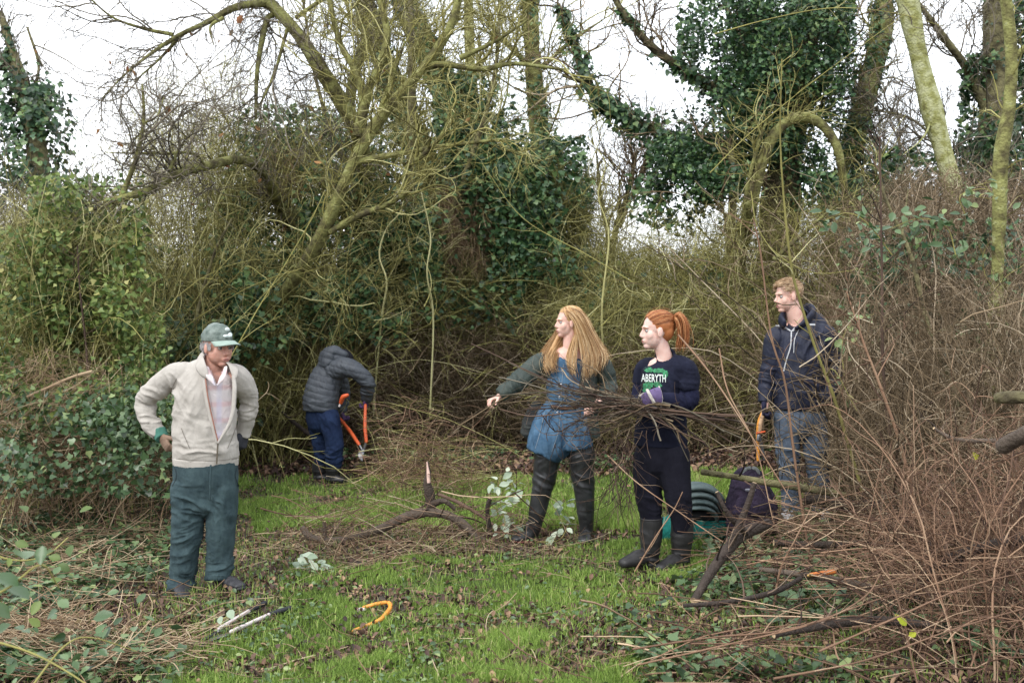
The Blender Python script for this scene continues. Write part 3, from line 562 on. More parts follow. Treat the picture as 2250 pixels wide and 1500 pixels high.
# fine crown of overhanging twigs across the top (belongs to a tree rooted behind the thicket)
rc = shrub_ivy = empty('ivy_curtain', (float(P(1100, 950, 14)[0]), 14., float(gz(P(1100, 950, 14)[0], 14.))), 'tall curtain of ivy clothing the leaning trunks behind the blonde woman', 'ivy')
cloud(rc, 'foliage', [([(950, 160), (1030, 190), (1130, 330), (1190, 480), (1250, 640), (1090, 640), (1040, 430), (980, 300)], 7500, 13.2, 14.4, .5, .072), ([(1170, 300), (1230, 300), (1290, 480), (1290, 640), (1210, 600)], 3000, 14, 15.5, .48, .07)], lf_iv, var=.6)
rt, _ = tree('tree', 'many stemmed bare tree behind the centre whose fine twigs mesh over the top', [[(900, -60, 13.5, .03), (905, 200, 13.5, .05), (900, 500, 13.6, .07), (890, 900, 13.8, .1)]], [[(660, -40, 13, .012), (700, 200, 13.2, .025), (780, 420, 13.4, .03), (880, 640, 13.6, .04)], [(1100, -40, 13, .015), (1080, 200, 13.2, .03), (980, 500, 13.4, .04)], [(480, 230, 13, .01), (560, 380, 13.2, .02), (700, 560, 13.4, .03), (860, 760, 13.6, .04)]],
     [(170, 1.8, .007, W, .3, .1, .3, .0), (900, .8, .0042, W, .1, 0, .35, .05), (2400, .4, .0028, W, 0, 0, .35, .1)], (bark, tw_ol), tvar=.5)
# ------------------------------------------------------------------ shrubs
def shrub(name, label, at_, stems=(), fills=(), clouds=(), smat=tw_br, lmat=None, T=IVY, cat='shrub', group=None, kind=None, var=None):
    q = G(*at_[:2]) if len(at_) == 2 else P(*at_); q[..., 2] = gz(q[..., 0], q[..., 1]); root = empty(name, q, label, cat, group)
    if kind: root['kind'] = kind
    if stems:
        g = Geo()
        for (px0, px1, d0, d1, n, top, lean, r, ch, cl) in stems:
            px = RG.uniform(px0, px1, n); d = RG.uniform(d0, d1, n); x = (px-1125)/F*d; z = gz(x, d); tp = P(px, np.full(n, top), d)[:, 2]
            H = np.maximum(tp-z, .4)*RG.uniform(.55, 1.12, n)*1.12; dr = np.stack([RG.normal(lean, .32, n), RG.normal(0, .3, n), np.ones(n)], 1)
            p = grow(np.stack([x, d, z-.03], 1), dr, H, 14, .13, RG.uniform(-.25, .1, n)); rr = .72*r*RG.uniform(.5, 1.5, (n, 1))
            tubes(g, p, tapered(1, .35, 14)*rr, 4, RG.uniform(.05, .95, n)); c1, i, t = spawn(p, int(n*ch), cl, (.4, 1.1), .15, 1, 7, .28, 0)
            tubes(g, c1, tapered(1, .4, 7)*(rr[i]*.55), 3, RG.uniform(.05, .95, len(c1))); c2, i2, t = spawn(c1, int(n*ch*1.6), cl*.45, (.4, 1.1), .15, 1, 5, .3, 0)
            tubes(g, c2, tapered(1, .5, 5)*(rr[i[i2]]*.33), 3, RG.uniform(.05, .95, len(c2)))
        g.build('stems', smat, root)
    if fills: fill(root, 'twigs', fills, smat)
    if clouds: cloud(root, 'foliage', clouds, lmat, T, var=var)
    return root
U = (0, 0, 1); H_ = (1, 0, .1)
# left side
shrub('shrub', 'grey brown twiggy shrub rising behind the green bush at far left', (60, 960, 13), [(-150, 230, 13, 15, 260, 330, .15, .010, 7, .8)], [([(-40, 420), (200, 430), (230, 600), (-40, 620)], 700, 13, 15, .9, .005, (.5, 0, .6), .5, 0, .3)], smat=tw_gr)
shrub('shrub', 'tall yellow green leafy bush climbing at the left of the clearing', (190, 960, 10.3), [(-60, 330, 9.6, 11.2, 110, 430, 0, .009, 5, .6)],
      [([(0, 480), (300, 440), (340, 900), (-40, 920)], 3200, 9.3, 11.5, .7, .0035, (0, 0, 1), .5, -.1, .3)],
      [([(80, 450), (120, 400), (240, 385), (310, 470), (290, 600), (330, 760), (250, 900), (100, 920), (60, 600)], 8500, 9.3, 11.0, .48, .052), ([(-60, 520), (120, 500), (160, 700), (140, 940), (-60, 940)], 7000, 9.2, 11.3, .48, .05), ([(150, 600), (330, 640), (360, 860), (300, 960), (120, 960)], 4200, 9.0, 10.4, .5, .048)], smat=tw_ol, lmat=lf_yg, T=IVY, var=.5)
lm = shrub('shrub', 'bramble and ivy mound with pale stems behind the old man at left', (150, 985, 9.6), [(-80, 380, 8.8, 10.6, 120, 860, 0, .006, 6, .5)], [([(-60, 860), (120, 780), (260, 860), (380, 840), (380, 1040), (-60, 1060)], 1500, 8.5, 10.5, .5, .003, (.6, 0, .6), .9, 0, .35)],
      [([(-60, 780), (60, 740), (180, 860), (330, 800), (390, 980), (300, 1030), (-60, 1040)], 4600, 8.4, 10.6, .53, .045)], smat=tw_tan, lmat=lf_yg, T=IVY, var=.35)
cloud(lm, 'foliage', [([(-60, 850), (200, 880), (400, 850), (470, 900), (440, 1010), (300, 1070), (-60, 1090)], 4200, 7.8, 10.4, .53, .052), ([(300, 760), (420, 700), (520, 740), (480, 860), (360, 900)], 900, 11.2, 12, .5, .06)], lf_br, IVY, var=.4)
shrub('thicket', 'screen of thin bare stems with dark ivy beneath, left of the leaning tree', (420, 985, 12.5), [(280, 640, 12.2, 14, 420, 330, .05, .008, 7, .8)],
      [([(290, 250), (500, 230), (560, 560), (560, 960), (290, 960)], 2600, 12, 14.5, .8, .004, (0, 0, 1), .7, 0, .25), ([(330, 560), (560, 560), (620, 960), (320, 960)], 1500, 12, 13.5, .8, .004, (0, 0, 1), .7, 0, .2), ([(260, 120), (560, 120), (560, 500), (280, 540)], 900, 13, 15, .55, .003, (0, 0, 1), .8, 0, .3)],
      [([(300, 560), (520, 540), (580, 700), (560, 960), (320, 960)], 5200, 12.0, 14.0, .47, .065), ([(340, 820), (480, 640), (640, 600), (560, 780), (440, 900)], 1500, 11.6, 12.4, .45, .07)], smat=tw_ol, lmat=lf_iv)
r7 = shrub('thicket', 'tall ivy smothered thicket rising behind the bending man', (680, 985, 14.3), [(480, 960, 14, 16, 420, 300, .05, .010, 6, .9)],
      [([(440, 250), (940, 250), (980, 700), (440, 760)], 2300, 12.4, 15.5, .9, .0045, (0, 0, 1), .5, -.15, .2)],
      [([(520, 380), (570, 270), (660, 230), (740, 300), (860, 380), (960, 480), (980, 640), (820, 680), (560, 720), (430, 640)], 19000, 12.7, 15.4, .5, .07), ([(830, 500), (960, 470), (960, 650), (830, 650)], 2200, 12.8, 13.6, .4, .08), ([(520, 640), (900, 600), (900, 700), (520, 760)], 3800, 12.4, 14.0, .46, .07)], smat=tw_ol, lmat=lf_iv, var=.64)
shrub('thicket', 'dark reddish brown bramble thicket low behind the bending man', (850, 985, 13.8), [(470, 1260, 13.2, 15, 700, 690, .1, .006, 6, .7)],
      [([(520, 720), (1300, 700), (1300, 985), (520, 985)], 5500, 12.8, 15.5, .8, .0038, (.6, 0, .3), .9, -.1, .15)], [([(520, 700), (1300, 700), (1300, 985), (520, 985)], 1500, 13.6, 15.5, .5, .06)], smat=tw_br, lmat=lf_dd, T=CURL)
shrub('thicket', 'olive brown thicket of drooping twigs and dead growth in the centre', (1080, 985, 14.6), [(920, 1420, 14.2, 16.5, 520, 420, -.1, .009, 6, .8)],
      [([(900, 380), (1100, 330), (1300, 400), (1330, 700), (900, 720)], 5200, 13.8, 16.5, .8, .004, (-.1, 0, 1), .45, -.1, .2), ([(900, 560), (1700, 560), (1700, 760), (900, 760)], 3000, 13.2, 15, .9, .004, (.8, 0, .4), .6, 0, .2)],
      [([(1060, 340), (1290, 360), (1300, 640), (1100, 640)], 4600, 13.7, 15.6, .5, .078), ([(940, 560), (1600, 600), (1600, 740), (940, 740)], 3600, 13, 15, .53, .07)], smat=tw_ol, lmat=lf_iv)
shrub('shrub', 'pale tan patch of dead grassy growth hanging in the centre thicket', (1030, 960, 13.6), [], [([(990, 400), (1070, 410), (1080, 520), (1050, 600), (960, 560), (960, 470)], 900, 13.3, 13.9, .5, .004, (-.1, 0, 1), .35, -.1, .1), ([(560, 330), (640, 300), (700, 430), (600, 440)], 200, 13.2, 13.6, .5, .004, (-.1, 0, 1), .35, -.1, .1)], smat=tw_tan)
shrub('thicket', 'golden olive tangle of bare branches behind the two women and the young man', (1560, 985, 13), [(1250, 1900, 12.4, 15, 620, 520, -.1, .008, 7, .8)],
      [([(1300, 500), (1480, 540), (1640, 460), (1900, 430), (1900, 900), (1300, 900)], 6500, 12.2, 15.5, .8, .004, (-.3, 0, .6), .8, 0, .2), ([(1200, 640), (1760, 640), (1760, 985), (1200, 985)], 3200, 11.8, 14, .8, .004, (.5, 0, .4), .8, 0, .2)],
      [([(1300, 600), (1700, 600), (1700, 900), (1300, 900)], 3600, 12.6, 14.6, .52, .065), ([(1800, 320), (2080, 380), (2050, 520), (1800, 520)], 2600, 13, 14.8, .5, .07)], smat=tw_ol, lmat=lf_iv)
shrub('thicket', 'low dark brown bramble thicket behind the women and young man', (1480, 985, 12.6), [(1200, 1900, 12, 13.4, 420, 760, 0, .006, 6, .6)], [([(1230, 740), (1900, 740), (1900, 985), (1230, 985)], 4200, 11.8, 13.6, .8, .0038, (.6, 0, .3), .9, -.1, .15)], smat=tw_br)
shrub('thicket', 'high red brown bare thicket filling the right side', (2120, 1010, 10.5), [(1840, 2500, 9.2, 13, 620, 400, -.1, .009, 7, .7)],
      [([(1840, 480), (2300, 420), (2300, 1000), (1840, 1000)], 3800, 9.2, 13, .9, .0038, (-.2, 0, .9), .6, 0, .3), ([(1950, 380), (2300, 380), (2300, 560), (1950, 560)], 1500, 11, 13.5, .7, .0036, (-.2, 0, .9), .7, 0, .2)],
      [([(1840, 520), (2250, 480), (2250, 800), (1840, 800)], 2600, 9.0, 12, .58, .055)], smat=tw_br, lmat=lf_iv)
shrub('thicket', 'near red brown bramble canes standing at the right edge of the clearing', (2100, 1150, 7.6), [(1880, 2500, 6.6, 8.8, 260, 600, -.2, .0085, 6, .6)],
      [([(1850, 700), (2300, 620), (2300, 1250), (1900, 1200)], 1700, 6.2, 9, .7, .0034, (-.3, 0, .9), .55, 0, .3)], smat=tw_br)
shrub('thicket', 'thin reddish stems standing up out of the brush at the lower right corner', (2230, 1400, 5.2), [(2020, 2560, 4.4, 6.2, 90, 880, -.25, .007, 6, .5)], [([(1880, 1050), (2300, 900), (2300, 1480), (2000, 1440)], 450, 4.9, 6.4, .6, .003, (-.4, 0, .8), .6, 0, .3)], smat=tw_rd)
# tall single saplings in front of the young man and the thicket
def cane(name, label, pts, r0, r1, mat, n=0, ln=.4, cat='sapling', S=5, var=.5, group=None, caps=True, cm=None):
    a = np.array(pts, float); p = resamp(P(a[:, 0], a[:, 1], a[:, 2]), 22); org = p[0]
    g = Geo(); K = 22; wob = (1+(fbm(p, 9, 3, 2)-.5)*.5)
    tubes(g, p[None], (np.linspace(r0, r1, K)*wob)[None], S, var, caps=(1 if cm else True))
    if n:
        ch, _, _ = spawn(p[None], n, ln, (.4, 1.1), .1, 1, 7, .25, 0); tubes(g, ch, tapered(r0*.4, r1*.35, 7)*RG.uniform(.6, 1.2, (n, 1)), 3, RG.uniform(0, 1, n))
        c2, _, _ = spawn(ch, n*2, ln*.4, (.4, 1.1), .1, 1, 5, .25, 0); tubes(g, c2, tapered(r0*.2, r1*.25, 5), 3, RG.uniform(0, 1, n*2))
    o = g.build(name, [mat, cm] if cm else [mat], None, tuple(org)); tag(o, label, cat, group); return o
cane('sapling', 'thin green grey sapling crossing in front of the young man', [(1895, 1080, 6.9), (1835, 880, 6.9), (1790, 760, 6.9), (1755, 650, 6.9), (1735, 560, 6.9), (1715, 330, 6.9), (1718, 130, 6.9)], .011, .005, tw_ol, 8, .5, var=.4)
cane('sapling', 'thin brown sapling running down across the young man\'s left jacket side', [(1780, 1230, 6.6), (1745, 1000, 6.6), (1725, 840, 6.6), (1695, 740, 6.6), (1672, 560, 6.6), (1655, 480, 6.6)], .009, .004, tw_rd, 8, .4, var=.6)
cane('sapling', 'stout dark sapling with mossy stem right of the young man', [(2130, 1060, 8), (2095, 860, 8), (2040, 720, 8), (2010, 590, 8), (1985, 520, 8), (1940, 420, 8), (1930, 330, 8)], .022, .008, bark, 12, .5, var=.45)
cane('sapling', 'upright dark brown sapling between young man and mossy stem', [(1975, 1180, 7), (1955, 960, 7), (1940, 800, 7), (1938, 620, 7), (1935, 420, 7), (1932, 300, 7)], .014, .005, tw_dk, 14, .5, var=.6)
cane('sapling', 'orange brown stem leaning left in the right hand thicket', [(2040, 1240, 6.4), (1985, 1000, 6.4), (1935, 850, 6.4), (1900, 760, 6.4), (1860, 640, 6.4)], .013, .004, tw_rd, 12, .5, var=.75)
cane('sapling', 'yellow olive bare sapling in front of the centre thicket', [(1340, 960, 12.2), (1322, 700, 12), (1338, 520, 12), (1314, 430, 12), (1330, 360, 12), (1290, 300, 12)], .014, .004, tw_ol, 24, .8, var=.8)
cane('sapling', 'pale green vertical stem hanging in the middle of the thicket', [(945, 900, 12.5), (952, 700, 12.3), (938, 600, 12), (946, 520, 12), (925, 420, 12)], .013, .006, tw_ol, 6, .4, var=.95)
cane('sapling', 'crooked pale stem beside the dark ivy in the middle', [(820, 900, 13), (838, 700, 12.6), (850, 620, 12.4), (833, 560, 12.4), (850, 500, 12.4), (882, 460, 12.4), (890, 380, 12.4)], .013, .006, tw_ol, 6, .4, var=.95)
cane('sapling', 'slim dark stem in the green bush at left', [(188, 960, 9.3), (192, 800, 9.3), (176, 640, 9.3), (170, 540, 9.3)], .012, .007, tw_dk, 8, .5, var=.5)
cane('sapling', 'slender brown sapling slanting up to the right behind the old man', [(360, 950, 11.8), (400, 820, 11.8), (430, 700, 11.8), (470, 560, 11.8), (510, 480, 11.8)], .028, .012, bark, 8, .5, var=.5)
cane('branch', 'broken yellowish branch sticking out left of the old man', [(60, 872, 8.8), (110, 850, 8.8), (160, 828, 8.8), (203, 816, 8.8)], .012, .016, tw_tan, 0, cat='branch', var=.7)
# long arching whips over the upper right
for k, (lab, pts) in enumerate([('long pale whip arching across the ivy tree near the top right', [(1570, 75, 9), (1700, 40, 9), (1830, 18, 9), (1960, 28, 9), (2080, 60, 9)]), ('long thin whip rising diagonally across the dark ivy crown', [(1560, 380, 9.5), (1640, 300, 9.5), (1760, 200, 9.5), (1880, 110, 9.5), (1990, 30, 9.5)]), ('yellowish whip looping down between the arch and the young man', [(1650, 420, 9), (1665, 500, 9), (1710, 560, 9), (1790, 600, 9), (1900, 590, 9)]), ('long bare whip sloping down over the women', [(1390, 620, 9.2), (1290, 560, 9.2), (1150, 480, 9.2), (1060, 360, 9.2)])]):
    cane('whip', lab, pts, .0048, .0022, tw_ol, 14, .5, 'branch', 4, .6)
# ------------------------------------------------------------------ people
def skinmat(name, c):
    m, nt, b = M(name); geo = nt.nodes.new('ShaderNodeNewGeometry'); n = nt.nodes.new('ShaderNodeTexNoise'); n.inputs['Scale'].default_value = 28; n.inputs['Detail'].default_value = 4
    nt.links.new(geo.outputs['Position'], n.inputs['Vector'])
    r = ramp(nt, [(.3, (c[0]*.90, c[1]*.80, c[2]*.77)), (.7, c)]); nt.links.new(n.outputs['Fac'], r.inputs[0]); nt.links.new(r.outputs[0], b.inputs['Base Color'])
    b.inputs['Roughness'].default_value = .5; b.inputs['Subsurface Weight'].default_value = .15; b.inputs['Subsurface Radius'].default_value = (.012, .005, .003); return m
def hairmat(name, s): return mat_var(name, s, .5, .4, 30, nmix=.15)
lipm = mat_plain('lips', (.36, .15, .13), .5); eyew = mat_plain('eye_white', (.36, .33, .31), .3, var=.05); eyed = mat_plain('iris', (.03, .03, .035), .2, var=.05)
def basis(f, up=(0, 0, 1)):
    f = nrm(np.array(f, float)); r = nrm(np.cross(f, up)); return r, f, np.cross(r, f)
def head_solids(c, f, s=1., nose=1., up=(0, 0, 1), jaw=1.):
    r, f, u = basis(f, up); B = np.array([r, f, u]); L = lambda a, b, d: c+s*(a*r+b*f+d*u); S = []
    E = lambda a, b, d, rr: S.append(ell(L(a, b, d), np.array(rr)*s, B))
    E(0, -.014, .03, (.076, .096, .084)); E(0, .018, -.040, (.064*jaw, .068, .072)); E(0, .052, -.097, (.028*jaw, .026, .021)); E(.030, .046, -.030, (.033, .028, .036)); E(-.030, .046, -.030, (.033, .028, .036)); E(0, .055, -.06, (.040, .028, .034))
    E(0, .074, .016, (.047, .016, .012)); S.append(limb([L(0, .082, .006), L(0, .091, -.018), L(0, .095*nose, -.034)], [.007*s, .0095*s, .0125*s], ax=r)); E(0, .089, -.040, (.018, .013, .009))
    E(0, .082, -.066, (.025, .010, .0065)); E(0, .0795, -.076, (.022, .0105, .0075))
    for k in (-1, 1): E(k*.079, -.004, -.012, (.008, .018, .031)); E(k*.074, -.004, -.012, (.012, .012, .02))
    return S, L, B
def head_post(L, B, s=1.):
    e = [L(.031, .088, -.004), L(-.031, .088, -.004)]; mo = L(0, .1, -.0715); f = B[1]
    def post(V):
        for c in e: d = np.linalg.norm(V-c, axis=1); V = V-f*(.0075*s*np.exp(-(d/(.016*s))**2))[:, None]
        q = V-mo; V = V-f*(.004*s*np.exp(-((q@B[0])/(.022*s))**2-((q@B[2])/(.0035*s))**2)*(np.abs(q@f) < .03*s))[:, None]; return V
    return post
def lips_pred(L, B, s=1.):
    c = L(0, .088, -.071)
    return lambda C: (((C-c)@B[0]/(.021*s))**2+((C-c)@B[2]/(.008*s))**2+((C-c)@B[1]/(.022*s))**2) < 1
def face_parts(root, L, B, s, brow):
    for k in (-1, 1):
        g = Geo(); solids(g, [ell(L(k*.031, .0665, -.004), (.0122*s,)*3)]); v, q, t = ell(L(k*.031, .0735, -.0045), (.0068*s,)*3); g.add(v, q=q, t=t, mat=1); g.build('eye', [eyew, eyed], root)
        g = Geo(); p = np.array([L(k*a, b, d) for a, b, d in ((.014, .087, .014), (.03, .085, .018), (.046, .073, .013))]); solids(g, [limb(p, [.0018*s, .0024*s, .0014*s])]); g.build('eyebrow', brow, root)
def hand(wr, dr, pn, curl=(25, 35, 30), side=1, s=1., thumb=(.6, .75, .35), spread=.1, fat=1.):
    "palm plus four curled fingers and a thumb; pn = palm normal, side = thumb side sign"
    d = nrm(np.array(dr, float)); pn = np.array(pn, float); pn = nrm(pn-pn@d*d); sd = np.cross(d, pn)*side; wr = np.array(wr, float)
    S = [limb([wr-d*.01*s, wr+d*.035*s, wr+d*.088*s], [(.028*s*fat, .019*s*fat), (.039*s*fat, .017*s*fat), (.041*s*fat, .013*s*fat)], ax=sd, n=14)]
    for k, (off, ln) in enumerate(((.031, .92), (.011, 1.0), (-.010, .94), (-.029, .76))):
        p = wr+d*(.085-.004*abs(k-1))*s+sd*off*s; dd = nrm(d+sd*spread*(1.2-k*.8)*.3); P_ = [p-d*.012*s]; pts = [p]; a = 0
        for L_, c in zip((.043, .027, .021), curl):
            a += math.radians(c*(1+.08*k)); v = dd*math.cos(a)+pn*math.sin(a); p = p+v*L_*ln*s; pts.append(p)
        S.append(limb(P_+pts, [.0095*s*fat, .0095*s*fat, .009*s*fat, .0083*s*fat, .0068*s*fat], n=10, sub=4))
    q = wr+d*.022*s+sd*.026*s; v1 = nrm(d*thumb[0]+sd*thumb[1]+pn*thumb[2]); q1 = q+v1*.042*s; v2 = nrm(d*(thumb[0]+.35)+sd*thumb[1]*.4+pn*(thumb[2]+.35)); q2 = q1+v2*.032*s; q3 = q2+nrm(v2+pn*.3)*.024*s
    S.append(limb([q-v1*.012*s, q, q1, q2, q3], [.013*s*fat, .0135*s*fat, .0112*s*fat, .010*s*fat, .0075*s*fat], n=10, sub=4)); return S
def folds(specs, fine=.0022, sc=9, seed=3):
    "(centre, radius, direction the creases run across, wavelength, amplitude): irregular ridged creases"
    def rid(x): return (1-np.abs(2*x-1))**1.6
    def post(V, N):
        h = (fbm(V*[1, 1, .7], sc, seed, 3)-.5)*fine*2.4
        for k, (c, R, dr, wl, amp) in enumerate(specs):
            q = V-np.asarray(c); R = np.asarray(R, float)*1.25; e = np.exp(-np.sum((q/R)**2, 1)); dr = nrm(np.array(dr, float))
            a = (q@dr)[:, None]*dr; W_ = a+.28*(q-a)+.05*(fbm(V, 9, seed+k, 2)-.5)[:, None]*dr
            h = h+1.9*amp*e*(rid(vn(W_+3.3*k, .8/wl, seed+k))*1.5+.5*rid(vn(W_+1.3*k, 1.7/wl, seed+k+4))-.75)
        return V+N*h[:, None]
    return post
def shoe(heel, toe, mat, root, name='shoe', w=.046, h=.075, sole=None, org=None):
    heel = np.array(heel, float); toe = np.array(toe, float); heel[2] = toe[2] = (heel[2]+toe[2])/2; d = nrm(toe-heel); s = np.cross(d, (0, 0, 1)); up = np.array([0, 0, 1.]); L = np.linalg.norm(toe-heel)
    S = [limb([heel+up*h*.5, heel+d*L*.35+up*h*.42, heel+d*L*.7+up*h*.34, heel+d*L*.97+up*h*.28], [(w*.8, h*.5), (w*.86, h*.42), (w*1.05, h*.34), (w*.85, h*.24)], ax=s), limb([heel+d*L*.1+up*h*.5, heel+d*L*.14+up*h*1.3], [(w*.82, w*.95), (w*.85, w*.9)], ax=s)]
    o = union(name, S, .006, mat, root, None, 1, folds([(heel+d*L*.5+up*h*.6, (.1, .1, .06), d, .02, .002)], .001))
    g = Geo(); solids(g, [limb([heel-d*.005+up*.006, heel+d*L*.3+up*.006, heel+d*L*.72+up*.006, heel+d*L*1.01+up*.008], [(w*.84, .014), (w*.78, .014), (w*1.1, .014), (w*.7, .014)], ax=s)]); g.build('sole', sole or mat, o, Vector(wloc(o))); return o
def arc(L, h, t, n=6, sc=1.035, c=(0, -.022, .04), r=(.083, .1, .084)):
    h = nrm(np.array(h, float)); t = nrm(np.array(t, float)); w = math.acos(np.clip(h@t, -1, 1)); o = []
    for s_ in np.linspace(0, 1, n): d = (math.sin((1-s_)*w)*h+math.sin(s_*w)*t)/math.sin(w); o.append(L(*(np.array(c)+d*np.array(r)*sc)))
    return o
def strands(g, guides, n, K, r, jit, mat=0):
    "hair strands between neighbouring guide curves (each list of world points)"
    Gd = np.array([resamp(np.array(x, float), K) for x in guides]); m = len(Gd); t = RG.uniform(0, m-1.001, n); i = t.astype(int); f = (t-i)[:, None, None]
    p = Gd[i]*(1-f)+Gd[i+1]*f; tc = np.clip((np.floor(t*5)+.5)/5, 0, m-1.001); ic = tc.astype(int); fc = (tc-ic)[:, None, None]; pc = Gd[ic]*(1-fc)+Gd[ic+1]*fc; sw = (np.linspace(0, 1, K)**1.3*RG.uniform(.3, .85))[None, :, None]; p = p*(1-sw)+pc*sw; off = RG.normal(0, 1, (n, 1, 3))*jit*np.linspace(.25, 1, K)[None, :, None]; wav = (fbm(p*[1, 1, .6]+RG.uniform(0, 9, (n, 1, 1)), 14, 5, 2)-.5)[..., None]*np.array([.02, .012, 0])*np.linspace(0, 1, K)[None, :, None]
    cl = np.round(t*5)/5; e = np.linspace(1, 0, K)*.4+.6; ln = RG.uniform(.62, 1.03, n); s = np.linspace(0, 1, K)[None]*ln[:, None]*(K-1); k = np.clip(s.astype(int), 0, K-2); ff = (s-k)[..., None]
    q = p+off+wav; a = np.arange(n)[:, None]; q = q[a, k]*(1-ff)+q[a, k+1]*ff
    tubes(g, q, (np.concatenate([[.6], np.ones(K-3), [.7, .25]])*r)[None]*RG.uniform(.6, 1.3, (n, 1)), 3, np.clip(RG.normal(.5, .25, n)+.2*np.sin(cl*9), 0, 1), mat)
# ================================================================== old man in cap
D = 6.78
def Q(px, py, dy=0.): return P(px, py, D+dy)
def person_root(px, py, label):
    q = Q(px, py); z = float(gz(q[0], q[1])); return empty('person', (q[0], q[1], z), label, 'person')
skin_o = skinmat('skin_weathered', (.56, .31, .24)); skin_f = skinmat('skin_fair', (.72, .47, .39)); skin_p = skinmat('skin_pale', (.74, .52, .45))
R1 = person_root(440, 1300, 'older man in pale beige jacket and green cap standing with hands on hips')
f1 = (.76, -.66, -.05); hc = Q(479, 761)
HS, L, B = head_solids(hc, f1, 1.06, 1.04, jaw=1.12)
S = HS+[limb([L(0, -.03, -.07), Q(466, 812, .02), Q(458, 845, .03)], [.062, .066, .075])]
S += [limb([Q(455, 835, .03), Q(452, 900, .03), Q(450, 1000, .02), Q(452, 1060, .02)], [(.17, .09), (.175, .11), (.18, .12), (.17, .11)])]
S += [limb([Q(395, 832, .03), Q(345, 850, .06), Q(318, 884, .1), Q(328, 925, .06), Q(352, 958, .03)], [.045, .035, .03, .028, .026]), limb([Q(512, 830, .03), Q(538, 858, .08), Q(545, 885, .13), Q(541, 925, .16), Q(535, 952, .17)], [.045, .036, .03, .026, .024])]
S += [limb([Q(418, 1050), Q(410, 1160), Q(400, 1275)], [.08, .055, .04]), limb([Q(486, 1050, .01), Q(484, 1160, .01), Q(480, 1250, .02)], [.08, .055, .04])]
hp = head_post(L, B); body = union('body', S, .0055, [skin_o, lipm], R1, None, 1, lambda V, N: hp(V), matfn=lips_pred(L, B)); face_parts(R1, L, B, 1.06, hairmat('grey_brow', [(0, (.2, .18, .16)), (1, (.4, .37, .34))]))
beige = mat_cloth('beige_jacket_cloth', (.37, .345, .31), (.47, .44, .40), wr=.22); poloc = mat_cloth('polo_cloth', (.60, .47, .47), (.72, .62, .62), scale=30); teal = mat_cloth('teal_trouser_cloth', (.028, .048, .056), (.055, .088, .095), wr=.28, scale=14)
# polo: pale with soft pink and blue checks
nt = poloc.node_tree; b = nt.nodes['Principled BSDF']; geo = nt.nodes.new('ShaderNodeNewGeometry'); sp = nt.nodes.new('ShaderNodeSeparateXYZ'); nt.links.new(geo.outputs['Position'], sp.inputs[0]); prev = None
base = nt.nodes.new('ShaderNodeRGB'); base.outputs[0].default_value = (.66, .58, .58, 1); prev = base.outputs[0]
for ax_, fr, colr, ph in (('Z', 62, (.60, .36, .36, 1), 0), ('X', 66, (.50, .50, .64, 1), 1.), ('Z', 31, (.74, .70, .70, 1), 2.)):
    mu = nt.nodes.new('ShaderNodeMath'); mu.operation = 'MULTIPLY_ADD'; mu.inputs[1].default_value = fr; mu.inputs[2].default_value = ph; nt.links.new(sp.outputs[ax_], mu.inputs[0])
    si = nt.nodes.new('ShaderNodeMath'); si.operation = 'SINE'; nt.links.new(mu.outputs[0], si.inputs[0]); mr = nt.nodes.new('ShaderNodeMapRange'); mr.inputs['From Min'].default_value = .3; mr.inputs['From Max'].default_value = .9; mr.inputs['To Max'].default_value = .5; nt.links.new(si.outputs[0], mr.inputs['Value'])
    mi = nt.nodes.new('ShaderNodeMix'); mi.data_type = 'RGBA'; nt.links.new(mr.outputs[0], mi.inputs[0]); nt.links.new(prev, mi.inputs[6]); mi.inputs[7].default_value = colr; prev = mi.outputs[2]
nt.links.new(prev, b.inputs['Base Color'])
tors = [(452, 1019), (452, 985), (450, 930), (453, 870), (456, 832), (458, 812), (462, 795)]
def torso(off, dy=0.02): return limb([Q(x, y, dy) for x, y in tors], [(a+off, b_+off) for a, b_ in ((.200, .140), (.202, .155), (.192, .155), (.190, .145), (.188, .125), (.145, .10), (.08, .085))], flat=(1, 0), n=24)
neck = Q(466, 800, .01)
def shirt_cut(V, N): 
    d = np.linalg.norm((V-L(0, -.02, -.10))*[1, 1, 1.1], axis=1); px, py = proj(V); return (d < .088) | ((np.abs(px-478) < (848-py)*.42) & (V[:, 1] < D-.03) & (py < 846))
union('polo_shirt', [torso(-.016)], .008, poloc, R1, None, 2, folds([(Q(480, 950, -.15), (.1, .2, .1), (1, 0, .4), .06, .006)], .003), cut=shirt_cut, thick=.003)
S = [torso(0), limb([Q(412, 822, .02), Q(385, 826, .03), Q(345, 852, .06), Q(318, 882, .1), Q(329, 925, .06), Q(350, 955, .04)], [.080, .082, .066, .058, .055, .045], flat=(0, 1)),
     limb([Q(500, 824, .02), Q(522, 830, .03), Q(540, 856, .08), Q(546, 885, .13), Q(541, 925, .16), Q(534, 958, .17)], [.078, .080, .066, .056, .050, .043], flat=(0, 1))]
Vl = [(785, 448, 492), (812, 448, 511), (850, 453, 513), (900, 464, 515), (940, 470, 506), (968, 477, 481), (972, 479, 479)]
def jcut(V, N):
    px, py = proj(V); ys = [v[0] for v in Vl]; l = np.interp(py, ys, [v[1] for v in Vl]); r = np.interp(py, ys, [v[2] for v in Vl])
    op = (px > l) & (px < r) & (py < 972) & (V[:, 1] < D-.0); d = np.linalg.norm(V-L(0, -.02, -.11), axis=1); return op | (d < .092)
